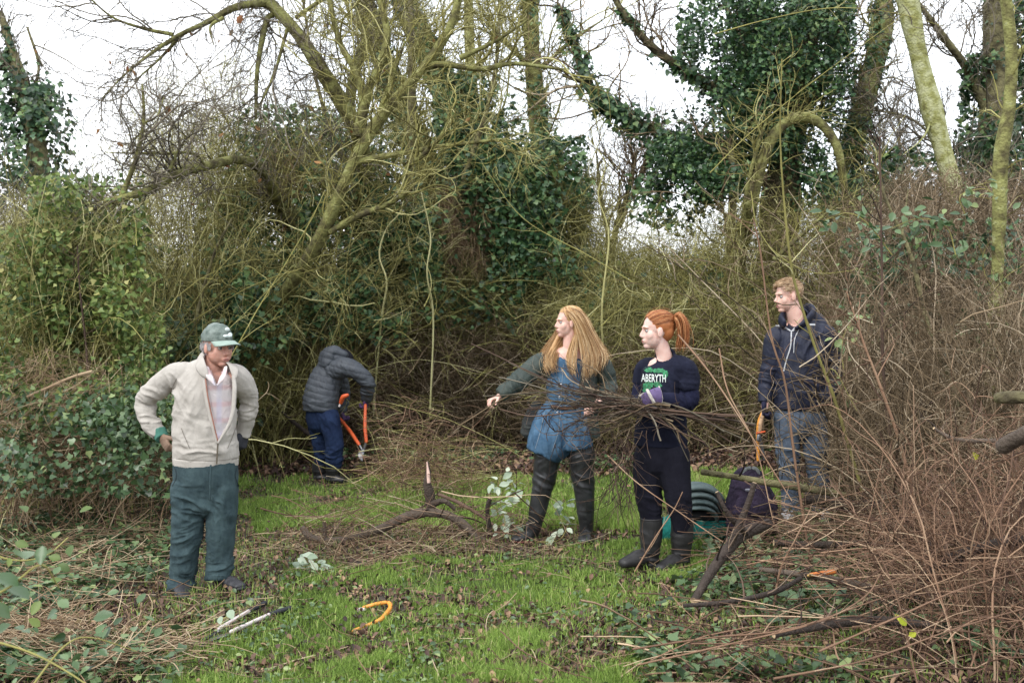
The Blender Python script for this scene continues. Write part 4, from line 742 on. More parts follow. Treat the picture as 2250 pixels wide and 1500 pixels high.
union('jacket', S, .0062, beige, R1, None, 2, folds([(Q(400, 900, -.1), (.1, .2, .12), (1, 0, -.5), .06, .006), (Q(322, 885, 0), (.08, .15, .09), (.5, 0, 1), .032, .011), (Q(335, 925, 0), (.07, .12, .07), (.2, 0, 1), .024, .009), (Q(545, 900, .1), (.06, .1, .12), (0, 0, 1), .035, .010),
      (Q(378, 870, -.05), (.07, .15, .09), (1, 0, .9), .04, .012), (Q(415, 940, -.1), (.13, .2, .1), (.35, 0, 1), .05, .007), (Q(500, 985, -.1), (.13, .2, .06), (-.2, 0, 1), .04, .007), (Q(440, 985, -.1), (.16, .2, .05), (.1, 0, 1), .035, .007), (Q(425, 860, -.1), (.1, .2, .1), (1, 0, -.6), .06, .006)], .004), cut=jcut, thick=.006)
def ribbon(pts, w, th, mat, name, root, ax=(1, 0, 0), taper=None): 
    g = Geo(); ws = taper or [w]*len(pts); solids(g, [limb(pts, [(x, th) for x in ws], ax=ax, n=10)]); return g.build(name, mat, root)
ribbon([Q(440, 782, -.02), Q(440, 800, -.12), Q(448, 818, -.15), Q(458, 832, -.155)], .03, .006, beige, 'collar', R1, (.7, 0, .5), [.02, .034, .028, .006])
ribbon([Q(500, 796, -.03), Q(512, 806, -.09), Q(516, 822, -.12), Q(513, 838, -.125)], .02, .006, beige, 'collar', R1, (.8, 0, -.3), [.018, .026, .020, .005])
ribbon([Q(455, 806, -.10), Q(460, 826, -.155), Q(472, 846, -.165)], .015, .005, poloc, 'polo_collar', R1, (.8, 0, -.5), [.012, .020, .004]); ribbon([Q(496, 806, -.10), Q(490, 826, -.15), Q(478, 846, -.16)], .015, .005, poloc, 'polo_collar', R1, (.8, 0, .5), [.012, .020, .004])
ribbon([Q(513, 826, -.125), Q(515, 860, -.15), Q(508, 920, -.165), Q(480, 972, -.165)], .004, .007, beige, 'placket', R1, (1, 0, 0), [.012, .014, .012, .008]); ribbon([Q(446, 806, -.125), Q(451, 860, -.162), Q(463, 920, -.168), Q(476, 972, -.163)], .004, .006, beige, 'placket', R1, (1, 0, 0), [.010, .012, .010, .006])
ribbon([Q(449, 800, -.13), Q(455, 860, -.165), Q(467, 920, -.17), Q(479, 970, -.16)], .004, .004, mat_plain('red_lining', (.30, .14, .10), .8), 'lining', R1)
ribbon([Q(479, 970, -.158), Q(477, 1000, -.15), Q(476, 1018, -.14)], .005, .004, mat_plain('zip_metal', (.20, .17, .13), .4, .5), 'zip', R1)
S = [limb([Q(452, 1005, .02), Q(452, 1022, .02)], [(.206, .150), (.203, .145)], flat=(1, 1), n=22), limb([Q(452, 1018, .01), Q(452, 1050, .01), Q(452, 1090, .01)], [(.206, .14), (.213, .145), (.19, .13)], flat=(1, 0), n=22)]
union('hem_band', S[:1], .006, beige, R1, None, 1)
S = [limb([Q(452, 1006, .01), Q(452, 1050, .01), Q(452, 1092, .01)], [(.197, .132), (.202, .14), (.185, .125)], flat=(1, 0), n=22),
     limb([Q(415, 1070, .01), Q(413, 1120, 0), Q(410, 1180, -.01), Q(404, 1240, 0), Q(399, 1280, 0), Q(397, 1299, -.02)], [(.105, .12), (.100, .11), (.087, .095), (.079, .088), (.080, .09), (.085, .10)], flat=(0, 1)),
     limb([Q(488, 1070, .01), Q(488, 1120, .01), Q(486, 1180, .01), Q(482, 1235, .02), Q(480, 1262, .02), Q(479, 1275, .01)], [(.098, .115), (.093, .108), (.085, .095), (.080, .088), (.080, .09), (.082, .095)], flat=(0, 1))]
union('trousers', S, .0062, teal, R1, None, 2, folds([(Q(410, 1105, -.1), (.10, .15, .10), (.2, 0, 1), .035, .010), (Q(408, 1180, -.1), (.09, .15, .12), (-.5, 0, 1), .04, .011), (Q(398, 1275, -.05), (.1, .15, .05), (.1, 0, 1), .035, .014), (Q(481, 1250, -.05), (.1, .15, .06), (-.2, 0, 1), .035, .013),
      (Q(488, 1150, -.1), (.08, .15, .14), (1, 0, .3), .05, .007), (Q(462, 1095, -.1), (.07, .2, .07), (1, 0, .8), .035, .010), (Q(400, 1230, -.1), (.07, .2, .09), (1, 0, .2), .05, .010)], .004))
ribbon([Q(463, 1022, -.145), Q(462, 1060, -.148), Q(461, 1096, -.13)], .006, .004, teal, 'fly', R1)
shoem = mat_plain('dark_shoe_leather', (.035, .035, .04), .55)
shoe(Q(397, 1293, .03), Q(403, 1311, -.22), shoem, R1); shoe(Q(483, 1284, .05), Q(530, 1290, -.12), shoem, R1)
g1 = mat_cloth('green_cuff', (.05, .15, .115), (.08, .21, .165)); gl = mat_cloth('brown_suede', (.20, .13, .09), (.34, .24, .18)); gd = mat_cloth('dark_glove', (.02, .025, .03), (.05, .05, .06))
gv = union('glove', hand(Q(355, 958, .02), Q(374, 992, -.01)-Q(355, 958, .02), (.9, .5, 0), (35, 40, 30), 1, .98, fat=1.35), .0045, gl, R1, None, 1)
union('cuff', [limb([Q(349, 943, .04), Q(353, 954, .03), Q(357, 964, .01)], [.044, .045, .042], flat=(1, 1))], .005, g1, gv, Vector(wloc(R1)), 1)
union('glove', hand(Q(536, 950, .17), Q(528, 990, .14)-Q(536, 950, .17), (-.9, .4, 0), (35, 40, 30), -1, .98, fat=1.35), .0045, gd, R1, None, 1)
# cap
capm = mat_cloth('green_cap_cloth', (.085, .115, .10), (.24, .28, .255), scale=22, rough=.6); capl = mat_cloth('pale_brim_cloth', (.24, .32, .28), (.36, .44, .39)); emb = mat_plain('cap_emblem_thread', (.62, .68, .66), .7)
def cappost(V, N): return V+N*((fbm(V, 16, 8, 2)-.5)*.016)[:, None]
cp = union('cap', [ell(L(0, -.010, .052), (.089, .108, .082), B), limb([L(0, -.012, .018), L(0, -.010, .055)], [(.088, .105), (.090, .108)], ax=B[0], flat=(1, 0), n=20)], .006, capm, R1, None, 2, cappost, cut=lambda V, N: (V-L(0, 0, .034))@B[2] < -.002+.12*np.minimum((V-L(0, -.02, 0))@B[1]+0, 0), thick=.003)
nb = 15; a = np.linspace(-1.15, 1.15, nb); v = []
for k in range(5):
    f_ = k/4.
    for t in a: v.append(L(.089*math.sin(t)*(1-.0*f_), .088*math.cos(t)+.012+f_*.082*max(math.cos(t*1.05), 0)**.8, .044-.016*f_-.020*math.sin(t)**2*(.6+.6*f_)))
g = Geo(); g.add(np.array(v), q=[(k*nb+j, k*nb+j+1, (k+1)*nb+j+1, (k+1)*nb+j) for k in range(4) for j in range(nb-1)]); br = g.build('brim', capl, cp, Vector(wloc(R1))); sm = br.modifiers.new('t', 'SOLIDIFY'); sm.thickness = .005
g = Geo(); solids(g, [ell(L(-.008, .078, .105), (.017, .006, .013), B), ell(L(.0, .093, .068), (.034, .006, .010), B), ell(L(-.02, .09, .075), (.016, .005, .012), B)]); g.build('emblem', emb, cp, Vector(wloc(R1)))
g = Geo(); solids(g, [ell(L(0, -.01, .134), (.008, .008, .004), B)]); g.build('button', capm, cp, Vector(wloc(R1)))
g = Geo(); k = -1
ghair = hairmat('grey_hair', [(0, (.25, .24, .24)), (1, (.55, .54, .54))])
for sgn in (-1, 1):
    for i_ in range(150): p0 = L(sgn*.079, RG.uniform(-.06, .045), RG.uniform(.0, .03)); tubes(g, np.array([[p0, p0+B[2]*-.014+B[0]*sgn*.002, p0+B[2]*-.026+B[1]*-.008]]), .0013, 3, RG.uniform(0, 1))
for i_ in range(260): t = RG.uniform(-1.4, 1.4); p0 = L(.078*math.sin(t), -.014-.094*math.cos(t), RG.uniform(-.03, .02)); tubes(g, np.array([[p0, p0-B[2]*.012, p0-B[2]*.026]]), .0014, 3, RG.uniform(0, 1))
g.build('hair', ghair, R1)
# ================================================================== bending man
D = 11.1
R2 = person_root(718, 1058, 'man in grey padded jacket and blue jeans bent over cutting with orange loppers')
f2 = (.66, .55, -.75); HS, L, B = head_solids(Q(752, 793, .05), f2, 1.0, 1)
S = HS+[limb([L(0, -.03, -.06), Q(735, 805, .1)], [.06, .07]), limb([Q(733, 812, .1), Q(705, 860, .05), Q(705, 915, 0)], [(.16, .10), (.15, .11), (.15, .12)], ax=(.8, -.6, 0)),
     limb([Q(755, 815, -.1), Q(806, 840, -.05), Q(802, 885, .1)], [.045, .035, .026]), limb([Q(735, 815, .3), Q(755, 870, .4), Q(750, 915, .35)], [.045, .035, .026]),
     limb([Q(695, 920, .08), Q(706, 980, .06), Q(705, 1040, .06)], [.08, .05, .04]), limb([Q(722, 920, -.08), Q(735, 985, -.1), Q(733, 1045, -.08)], [.08, .05, .04])]
union('body', S, .007, skin_f, R2, None, 1)
padm = mat_cloth('grey_padded_nylon', (.045, .052, .065), (.075, .085, .10), rough=.6, spec=.4); jean_d = mat_cloth('dark_blue_denim', (.008, .016, .045), (.018, .034, .085), wr=.28); rub = mat_plain('black_rubber_boot', (.018, .018, .02), .4, spec=.5)
S = [limb([Q(704, 900, 0), Q(704, 880, 0), Q(710, 850, .02), Q(722, 820, .06), Q(735, 800, .1)], [(.185, .15), (.185, .155), (.178, .15), (.165, .13), (.11, .09)], ax=(.85, -.5, 0), flat=(1, 0), n=22),
     limb([Q(735, 812, -.02), Q(762, 806, -.1), Q(790, 820, -.12), Q(808, 840, -.08), Q(807, 858, 0), Q(805, 878, .08)], [.10, .095, .078, .066, .058, .046], flat=(0, 1)),
     limb([Q(730, 812, .15), Q(745, 830, .28), Q(755, 865, .36), Q(750, 905, .34)], [.09, .08, .065, .05], flat=(0, 1)),
     limb([Q(712, 800, .02), Q(722, 780, .04), Q(745, 778, .06)], [(.09, .05), (.105, .075), (.085, .06)], ax=(.6, -.7, .2))]
def quilt(V, N):
    V = folds([(Q(806, 850, -.05), (.1, .15, .08), (0, 0, 1), .04, .010), (Q(700, 890, -.1), (.2, .3, .08), (.1, 0, 1), .05, .006), (Q(740, 830, -.1), (.12, .2, .12), (1, 0, .5), .05, .008)], .004)(V, N)
    return V+N*(.007*np.abs(np.sin((V[:, 2]+.25*V[:, 0])*math.pi/.062))**.6)[:, None]
union('jacket', S, .007, padm, R2, None, 2, quilt)
union('hood', [limb([Q(716, 797, -.02), Q(728, 776, 0), Q(752, 783, .02)], [(.09, .05), (.108, .075), (.09, .06)], ax=(.6, -.7, .2)), ell(Q(737, 786, .03), (.115, .12, .085))], .007, padm, R2, None, 2, quilt)
union('woolly_hat', [ell(L(0, 0, .035), (.088, .108, .09), B)], .007, mat_cloth('black_wool', (.008, .008, .012), (.02, .02, .028)), R2, None, 1)
S = [limb([Q(706, 893, 0), Q(708, 925, 0)], [(.172, .14), (.165, .135)], ax=(.85, -.5, 0), flat=(1, 0), n=20),
     limb([Q(694, 915, .08), Q(702, 960, .08), Q(708, 1000, .07), Q(704, 1030, .07)], [.105, .090, .074, .066]), limb([Q(723, 918, -.08), Q(733, 962, -.1), Q(736, 1000, -.1), Q(733, 1032, -.08)], [.110, .096, .080, .07])]
union('jeans', S, .007, jean_d, R2, None, 2, folds([(Q(706, 1000, -.05), (.1, .2, .1), (.3, 0, 1), .035, .010), (Q(735, 1000, -.1), (.1, .2, .1), (-.3, 0, 1), .035, .010), (Q(720, 925, -.15), (.15, .2, .08), (1, 0, .6), .05, .009)], .004))
for hx, hy, dy in ((704, 1050, .07), (734, 1054, -.08)):
    bt = union('boot', [limb([Q(hx, 1018, dy), Q(hx-1, 1035, dy), Q(hx, 1052, dy)], [.084, .074, .058], flat=(1, 0)), limb([Q(hx-3, hy-2, dy-.02), Q(hx+18, hy+1, dy-.04)], [(.052, .05), (.045, .032)], ax=(0, 1, 0))], .007, rub, R2, None, 1, folds([(Q(hx, 1040, dy), (.1, .1, .08), (0, 0, 1), .04, .006)], .002))
purp = mat_cloth('purple_glove_cloth', (.06, .035, .09), (.11, .07, .15))
union('glove', hand(Q(805, 876, .06), (-.15, .1, -1), (-.9, .3, -.2), (55, 55, 40), 1, 1, fat=1.3), .005, purp, R2, None, 1)
union('glove', hand(Q(750, 903, .33), (.2, 0, -1), (.9, .2, 0), (55, 55, 40), -1, 1, fat=1.3), .005, purp, R2, None, 1)
# ================================================================== blonde woman in denim dress and waders
D = 7.89
R3 = person_root(1220, 1192, 'woman with long loose blonde hair, denim dress and black thigh waders pulling branches')
f3 = (-.97, -.30, .05); HS, L, B = head_solids(Q(1248, 708), f3, .94, 1.0, jaw=.92)
hair_b = hairmat('long_blonde_hair', [(0, (.16, .08, .035)), (.35, (.40, .22, .09)), (.7, (.66, .44, .22)), (1, (.80, .64, .40))])
S = HS+[limb([L(0, -.02, -.06), Q(1252, 760, .01), Q(1254, 785, .02)], [.048, .05, .06]), limb([Q(1254, 785, .02), Q(1250, 840, .02), Q(1246, 900, .02), Q(1240, 950, .02)], [(.15, .08), (.14, .10), (.13, .09), (.16, .11)]),
        limb([Q(1200, 795, .02), Q(1140, 840, -.08), Q(1094, 874, -.15)], [.04, .034, .024]), limb([Q(1306, 798, .02), Q(1335, 850, 0), Q(1310, 890, -.2)], [.04, .034, .025]),
        limb([Q(1215, 950), Q(1196, 1055), Q(1178, 1140)], [.07, .045, .03]), limb([Q(1270, 950), Q(1281, 1055), Q(1287, 1140)], [.07, .045, .03])]
hd = Q(1075, 880, -.19)-Q(1096, 874, -.15)
S += hand(Q(1097, 873, -.15), hd, (-.1, -.35, -1), (45, 55, 40), 1, .92)+hand(Q(1311, 889, -.19), (-.7, -.5, -.1), (0, -.4, -1), (50, 55, 40), -1, .92)
hp3 = head_post(L, B, .94); union('body', S, .0055, [skin_f, lipm], R3, None, 1, lambda V, N: hp3(V), matfn=lips_pred(L, B, .94)); face_parts(R3, L, B, .94, hair_b)
denim = mat_cloth('blue_denim', (.028, .068, .125), (.085, .165, .26), scale=12, wr=.22); coat = mat_cloth('dark_green_wax_coat', (.022, .034, .030), (.055, .070, .060), rough=.6, scale=7, wr=.22, spec=.35); wader = mat_plain('wader_rubber', (.025, .026, .028), .38, spec=.5, var=.5, scale=12)
S = [limb([Q(1192, 1000, -.02), Q(1205, 975, -.01), Q(1228, 925, 0), Q(1240, 890, 0), Q(1246, 850, 0), Q(1252, 800, .01), Q(1254, 782, .02)], [(.12, .13), (.16, .155), (.168, .14), (.13, .115), (.15, .125), (.14, .10), (.07, .07)], flat=(1, 0), n=22), limb([Q(1262, 982, 0), Q(1258, 940, 0), Q(1250, 900, 0)], [(.135, .14), (.14, .14), (.12, .12)], flat=(1, 0), n=22)]
union('denim_dress', S, .0065, denim, R3, None, 2, folds([(Q(1190, 970, -.1), (.12, .2, .14), (1, 0, .15), .06, .009), (Q(1255, 960, -.1), (.12, .2, .12), (1, 0, -.1), .06, .008), (Q(1240, 895, -.1), (.16, .2, .06), (.2, 0, 1), .035, .008), (Q(1235, 830, -.1), (.1, .2, .08), (.7, 0, 1), .05, .006)], .003), cut=lambda V, N: (np.linalg.norm(V-Q(1252, 778, -.03), axis=1) < .07))
g = Geo()
for yy in (815, 845, 872, 905, 935, 962): q = Q(1236-(yy-815)*.12, yy, -.135 if yy < 880 else -.145); solids(g, [ell(q, (.008, .005, .008), None, 10, 5)])
g.build('button', mat_plain('pearl_button', (.55, .55, .58), .3), R3)
ribbon([Q(1212, 892, -.13), Q(1240, 897, -.135), Q(1268, 893, -.13)], .008, .006, mat_plain('leather_belt', (.10, .05, .03), .6), 'belt', R3, (0, 0, 1), [.012, .012, .012])
S = [limb([Q(1256, 960, .04), Q(1256, 900, .04), Q(1256, 850, .03), Q(1256, 810, .03), Q(1255, 788, .03)], [(.21, .15), (.185, .145), (.185, .145), (.185, .12), (.09, .08)], flat=(1, 0), n=22),
     limb([Q(1210, 800, .02), Q(1188, 798, .01), Q(1155, 822, -.05), Q(1128, 846, -.10), Q(1098, 868, -.14)], [.078, .078, .066, .060, .048], flat=(0, 1)), limb([Q(1302, 800, .02), Q(1322, 805, .02), Q(1336, 840, .02), Q(1335, 868, -.04), Q(1318, 884, -.14)], [.078, .078, .066, .060, .048], flat=(0, 1))]
def ccut(V, N):
    px, py = proj(V); l = np.interp(py, [780, 850, 960], [1218, 1204, 1180]); r = np.interp(py, [780, 850, 960], [1262, 1272, 1300])
    return ((px > l) & (px < r) & (V[:, 1] < D+.02)) | ((py > 905) & (px < 1210)&(V[:, 1] < D+.1))
union('coat', S, .0065, coat, R3, None, 2, folds([(Q(1130, 846, -.1), (.09, .15, .08), (1, 0, .4), .035, .010), (Q(1170, 820, 0), (.08, .15, .08), (1, 0, -.6), .05, .010), (Q(1335, 845, 0), (.07, .15, .09), (0, 0, 1), .035, .010), (Q(1300, 900, -.05), (.1, .2, .15), (1, 0, .3), .05, .009)], .004), cut=ccut, thick=.006)
S = [limb([Q(1218, 940, 0), Q(1205, 1000, 0), Q(1196, 1052, 0), Q(1184, 1110, .01), Q(1173, 1160, .02), Q(1166, 1178, .02)], [(.112, .115), (.096, .10), (.080, .085), (.066, .07), (.050, .055), (.045, .05)])]
S2 = [limb([Q(1268, 940, 0), Q(1276, 1000, 0), Q(1281, 1052, 0), Q(1286, 1110, .01), Q(1288, 1160, .02), Q(1288, 1178, .02)], [(.112, .115), (.098, .10), (.082, .085), (.066, .07), (.050, .055), (.045, .05)])]
for s_, hx, a_, b_ in ((S, 1198, Q(1172, 1186, .03), Q(1130, 1192, -.04)), (S2, 1280, Q(1288, 1184, .04), Q(1284, 1194, -.18))):
    wd_ = union('wader_leg', s_, .0065, wader, R3, None, 2, folds([(Q(hx, 1055, -.05), (.1, .15, .06), (.5, 0, 1), .04, .006), (Q(hx, 1005, -.05), (.1, .15, .07), (-.6, 0, 1), .06, .007), (Q(hx-6, 1140, -.05), (.1, .15, .05), (.2, 0, 1), .04, .006)], .003))
    shoe(a_, b_, wader, R3, 'boot_foot', .048, .085, mat_plain('red_brown_sole', (.20, .07, .06), .7))
g = Geo()
top = L(0, -.012, .112)
crown = [L(a*.94, b*.94, c*.94) for a, b, c in ((0, .07, .09), (0, .02, .117), (0, -.04, .115))]
gd_ = []
sideR = [(1240, 679, 0), (1262, 690, -.08), (1281, 722, -.085), (1297, 765, -.09), (1302, 798, -.12), (1298, 822, -.13)]
for pts in ([(1236, 682, -.03), (1258, 698, -.085), (1272, 730, -.09), (1280, 770, -.10), (1284, 805, -.135), (1282, 838, -.14)], sideR, [(1250, 676, -.03), (1278, 690, -.075), (1295, 725, -.075), (1312, 760, -.08), (1322, 786, -.1), (1314, 814, -.11)], [(1258, 675, 0), (1284, 695, -.02), (1300, 730, -.02), (1318, 762, -.04), (1332, 782, -.06), (1326, 800, -.08)], [(1256, 675, .03), (1285, 700, .05), (1300, 740, .08), (1318, 775, .10), (1328, 800, .10), (1318, 820, .1)], [(1250, 676, .05), (1275, 700, .09), (1285, 740, .12), (1290, 780, .14), (1290, 810, .14), (1285, 830, .14)]): gd_.append([Q(*p) for p in pts])
strands(g, gd_, 2300, 14, .0016, .011); strands(g, gd_, 260, 14, .0011, .026)
gl_ = [[Q(*p) for p in pts] for pts in ([(1240, 678, .03), (1236, 700, .085), (1224, 730, .09), (1202, 765, .05), (1190, 788, -.02), (1200, 815, -.09)], [(1242, 678, .04), (1240, 705, .09), (1230, 738, .09), (1212, 765, .04), (1200, 790, -.05), (1212, 815, -.12)], [(1244, 678, .05), (1246, 712, .09), (1240, 745, .08), (1228, 770, 0), (1218, 795, -.09), (1222, 812, -.13)])]
strands(g, gl_, 900, 14, .0016, .012); strands(g, gl_, 120, 14, .0011, .028)
mid = [[Q(*p) for p in pts] for pts in ([(1262, 735, -.07), (1250, 765, -.08), (1246, 790, -.12), (1250, 815, -.14)], [(1268, 738, -.075), (1266, 770, -.09), (1262, 800, -.13), (1266, 826, -.145)])]
strands(g, [arc(L, (.05, y_, 1.0), (1, y_-.55, -.55), 7, 1.04, (0, -.026, .045), (.083, .096, .082)) for y_ in (.95, .6, .25, -.1, -.5, -.9)], 1300, 10, .0015, .004); strands(g, [arc(L, (-.05, y_, 1.0), (-1, y_-.5, -.5), 7, 1.04, (0, -.026, .045), (.083, .096, .082)) for y_ in (.95, .5, 0, -.5)], 500, 10, .0015, .004)
strands(g, mid, 320, 10, .0019, .010); hr = g.build('hair', hair_b, R3)
union('hair_mass', [ell(L(0, -.026, .045), (.083, .096, .082), B), limb([Q(1262, 695, .0), Q(1276, 730, -.0), Q(1292, 770, -.01), Q(1300, 800, -.03)], [(.045, .075), (.055, .08), (.065, .08), (.05, .07)]), limb([Q(1240, 710, .075), Q(1224, 745, .06), Q(1208, 780, -.01), Q(1206, 800, -.05)], [.015, .018, .018, .01])], .007, hair_b, hr, Vector(wloc(R3)), 3, cut=lambda V, N: ((V-L(0, .035, 0))@B[1] > 0) & ((V-L(0, 0, .075))@B[2] < 0) & (np.abs((V-L(0, 0, 0))@B[0]) < .08) & (V[:, 2] > Q(0, 735)[2]))
# bag
bagm = mat_cloth('dark_canvas_bag', (.03, .032, .035), (.06, .065, .06))
bg_ = union('shoulder_bag', [limb([Q(1180, 895, .1), Q(1166, 925, .05), Q(1158, 950, .03)], [(.05, .05), (.055, .05), (.045, .04)], ax=(1, 0, 0))], .006, bagm, None, tuple(Q(1166, 950, .05)), 1, folds([(Q(1166, 925, 0), (.1, .1, .1), (0, 0, 1), .03, .005)])); tag(bg_, 'dark grey canvas shoulder bag hanging at the hip of the blonde woman', 'bag')
# ================================================================== red haired woman
D = 6.94
R4 = person_root(1435, 1252, 'woman with red ponytail, navy printed t-shirt and black wellingtons carrying cut sticks')
f4 = (-.98, -.14, .03); HS, L, B = head_solids(Q(1442, 726), f4, 1.02, 1., jaw=.95)
hair_r = hairmat('copper_hair', [(0, (.12, .035, .012)), (.4, (.34, .11, .035)), (.75, (.58, .24, .09)), (1, (.75, .42, .20))])
S = HS+[limb([L(0, -.02, -.06), Q(1458, 775, .01), Q(1462, 800, .02)], [.048, .050, .062]), limb([Q(1464, 806, .02), Q(1460, 870, .02), Q(1452, 975, .01)], [(.12, .07), (.11, .08), (.10, .08)]),
        limb([Q(1490, 822, -.04), Q(1510, 858, -.09), Q(1506, 882, -.13), Q(1475, 880, -.21), Q(1448, 876, -.26)], [.04, .036, .034, .03, .025]), limb([Q(1428, 822, .1), Q(1408, 850, .13), Q(1403, 875, .10), Q(1400, 900, -.05)], [.04, .034, .03, .025]),
        limb([Q(1435, 980, .03), Q(1427, 1090, .01), Q(1430, 1200, .01)], [.06, .05, .035]), limb([Q(1475, 980, -.03), Q(1488, 1090, -.04), Q(1497, 1210, -.01)], [.06, .05, .035])]
hp4 = head_post(L, B, 1.02); union('body', S, .0055, [skin_p, lipm], R4, None, 1, lambda V, N: hp4(V), matfn=lips_pred(L, B, 1.02)); face_parts(R4, L, B, 1.02, hair_r)
navy = mat_cloth('navy_cotton', (.005, .006, .015), (.012, .014, .030), wr=.22); navy2 = mat_cloth('navy_sleeve', (.006, .007, .022), (.014, .016, .042), wr=.22); legm = mat_cloth('black_leggings', (.006, .006, .012), (.013, .013, .022), wr=.25)
tax = (.93, -.36, 0)
S = [limb([Q(1452, 978, .01), Q(1452, 950, .01), Q(1456, 910, .01), Q(1460, 865, .01), Q(1466, 820, .01), Q(1466, 800, .015), Q(1463, 785, .02)], [(.170, .14), (.168, .14), (.150, .13), (.158, .14), (.165, .125), (.13, .095), (.07, .07)], ax=tax, flat=(1, 0), n=22),
     limb([Q(1486, 806, -.03), Q(1503, 812, -.06), Q(1512, 835, -.08), Q(1510, 858, -.09)], [.078, .08, .072, .066], flat=(0, 1)), limb([Q(1432, 808, .1), Q(1418, 812, .13), Q(1408, 845, .14)], [.07, .07, .062], flat=(0, 1))]
union('t_shirt', S, .006, navy, R4, None, 2, folds([(Q(1490, 860, -.1), (.08, .2, .12), (1, 0, .6), .05, .009), (Q(1450, 930, -.1), (.15, .2, .08), (.3, 0, 1), .045, .007), (Q(1505, 830, -.1), (.07, .1, .07), (.2, 0, 1), .035, .007)], .003), cut=lambda V, N: np.linalg.norm((V-Q(1459, 778, -.03))*[1, 1, 1.1], axis=1) < .058, thick=.003)
union('undershirt_sleeve', [limb([Q(1511, 850, -.09), Q(1514, 872, -.10), Q(1506, 884, -.13), Q(1475, 880, -.21), Q(1450, 876, -.26)], [.058, .060, .056, .048, .042])], .006, navy2, R4, None, 2, folds([(Q(1506, 880, -.15), (.09, .1, .08), (1, 0, .5), .03, .008)], .002))
union('undershirt_sleeve', [limb([Q(1408, 845, .13), Q(1403, 875, .10), Q(1400, 900, -.05)], [.05, .05, .04])], .006, navy2, R4, None, 2)
# print on the chest: green splashes and white lettering following the cloth
prt_g = mat_plain('green_print', (.03, .17, .075), .8, var=.6, scale=55); prt_w = mat_plain('white_print', (.62, .68, .64), .8, var=.12)
ts = [o for o in R4.children if o.name.startswith('t_shirt')][0]
from mathutils.bvhtree import BVHTree
dg = bpy.context.evaluated_depsgraph_get(); bv = BVHTree.FromObject(ts, dg); wl = wloc(R4)
def project(V, off):
    o = []
    for p in V:
        p0 = Vector((0, 0, CAMZ)); dirv = (Vector(p)-p0).normalized(); hit = bv.ray_cast(p0-wl, dirv); o.append((hit[0]+wl-dirv*off) if hit[0] is not None else Vector(p))
    return np.array([list(x) for x in o])
g = Geo()
for cx, cy, rx, ry in ((1447, 814, 12, 6), (1425, 812, 12, 5), (1462, 822, 7, 7), (1424, 846, 14, 8), (1445, 845, 9, 7), (1420, 858, 8, 6)):
    n = 22; a = np.arange(n)*2*np.pi/n; rr = 1+.35*np.sin(a*5+cx)*np.cos(a*3); c = [Q(cx, cy)]; v = [Q(cx+rx*r_*math.cos(t), cy+ry*r_*math.sin(t)) for r_, t in zip(rr, a)]; vm = [Q(cx+.5*rx*r_*math.cos(t), cy+.5*ry*r_*math.sin(t)) for r_, t in zip(rr, a)]
    V = project(np.array(v+vm+c), .003); g.add(V, q=[(i, (i+1) % n, n+(i+1) % n, n+i) for i in range(n)], t=[(n+i, n+(i+1) % n, 2*n) for i in range(n)])
g.build('green_print', prt_g, ts, wl)
cu = bpy.data.curves.new('txt', 'FONT'); cu.body = 'ABERYTH'; cu.size = 1; cu.align_x = 'LEFT'; cu.offset = .015; cu.resolution_u = 2
to = bpy.data.objects.new('txt', cu); COL.objects.link(to); dg = bpy.context.evaluated_depsgraph_get(); tm = bpy.data.meshes.new_from_object(to.evaluated_get(dg))
import bmesh
bm = bmesh.new(); bm.from_mesh(tm); bmesh.ops.triangulate(bm, faces=bm.faces); bmesh.ops.subdivide_edges(bm, edges=[e for e in bm.edges if e.calc_length() > .3], cuts=1); bmesh.ops.triangulate(bm, faces=bm.faces)
tv = np.array([v.co[:] for v in bm.verts]); tf = np.array([[v.index for v in f.verts] for f in bm.faces]); bm.free(); bpy.data.objects.remove(to)
x0, x1 = tv[:, 0].min(), tv[:, 0].max(); y0, y1 = tv[:, 1].min(), tv[:, 1].max()
V = np.array([Q(1409+(x-x0)/(x1-x0)*54, 838-(y-y0)/(y1-y0)*17+(x-x0)/(x1-x0)*1.5) for x, y, _ in tv]); g = Geo(); g.add(project(V, .006), t=tf); g.build('lettering', prt_w, ts, wl, smooth=False)
S = [limb([Q(1452, 962, .01), Q(1453, 1010, .01)], [(.152, .135), (.145, .13)], ax=tax, n=20), limb([Q(1430, 1000, .05), Q(1424, 1050, .03), Q(1426, 1100, .01), Q(1431, 1145, 0), Q(1432, 1170, 0)], [.108, .098, .080, .066, .058]), limb([Q(1478, 1000, -.04), Q(1484, 1050, -.05), Q(1492, 1100, -.05), Q(1498, 1145, -.03), Q(1498, 1170, -.02)], [.108, .098, .080, .066, .058])]
union('leggings', S, .006, legm, R4, None, 2, folds([(Q(1430, 1105, -.05), (.1, .15, .06), (.2, 0, 1), .03, .005), (Q(1490, 1100, -.05), (.1, .15, .06), (.2, 0, 1), .03, .005)], .002))
welly = mat_plain('matt_black_wellington', (.028, .027, .028), .5, spec=.4, var=.4, scale=9)
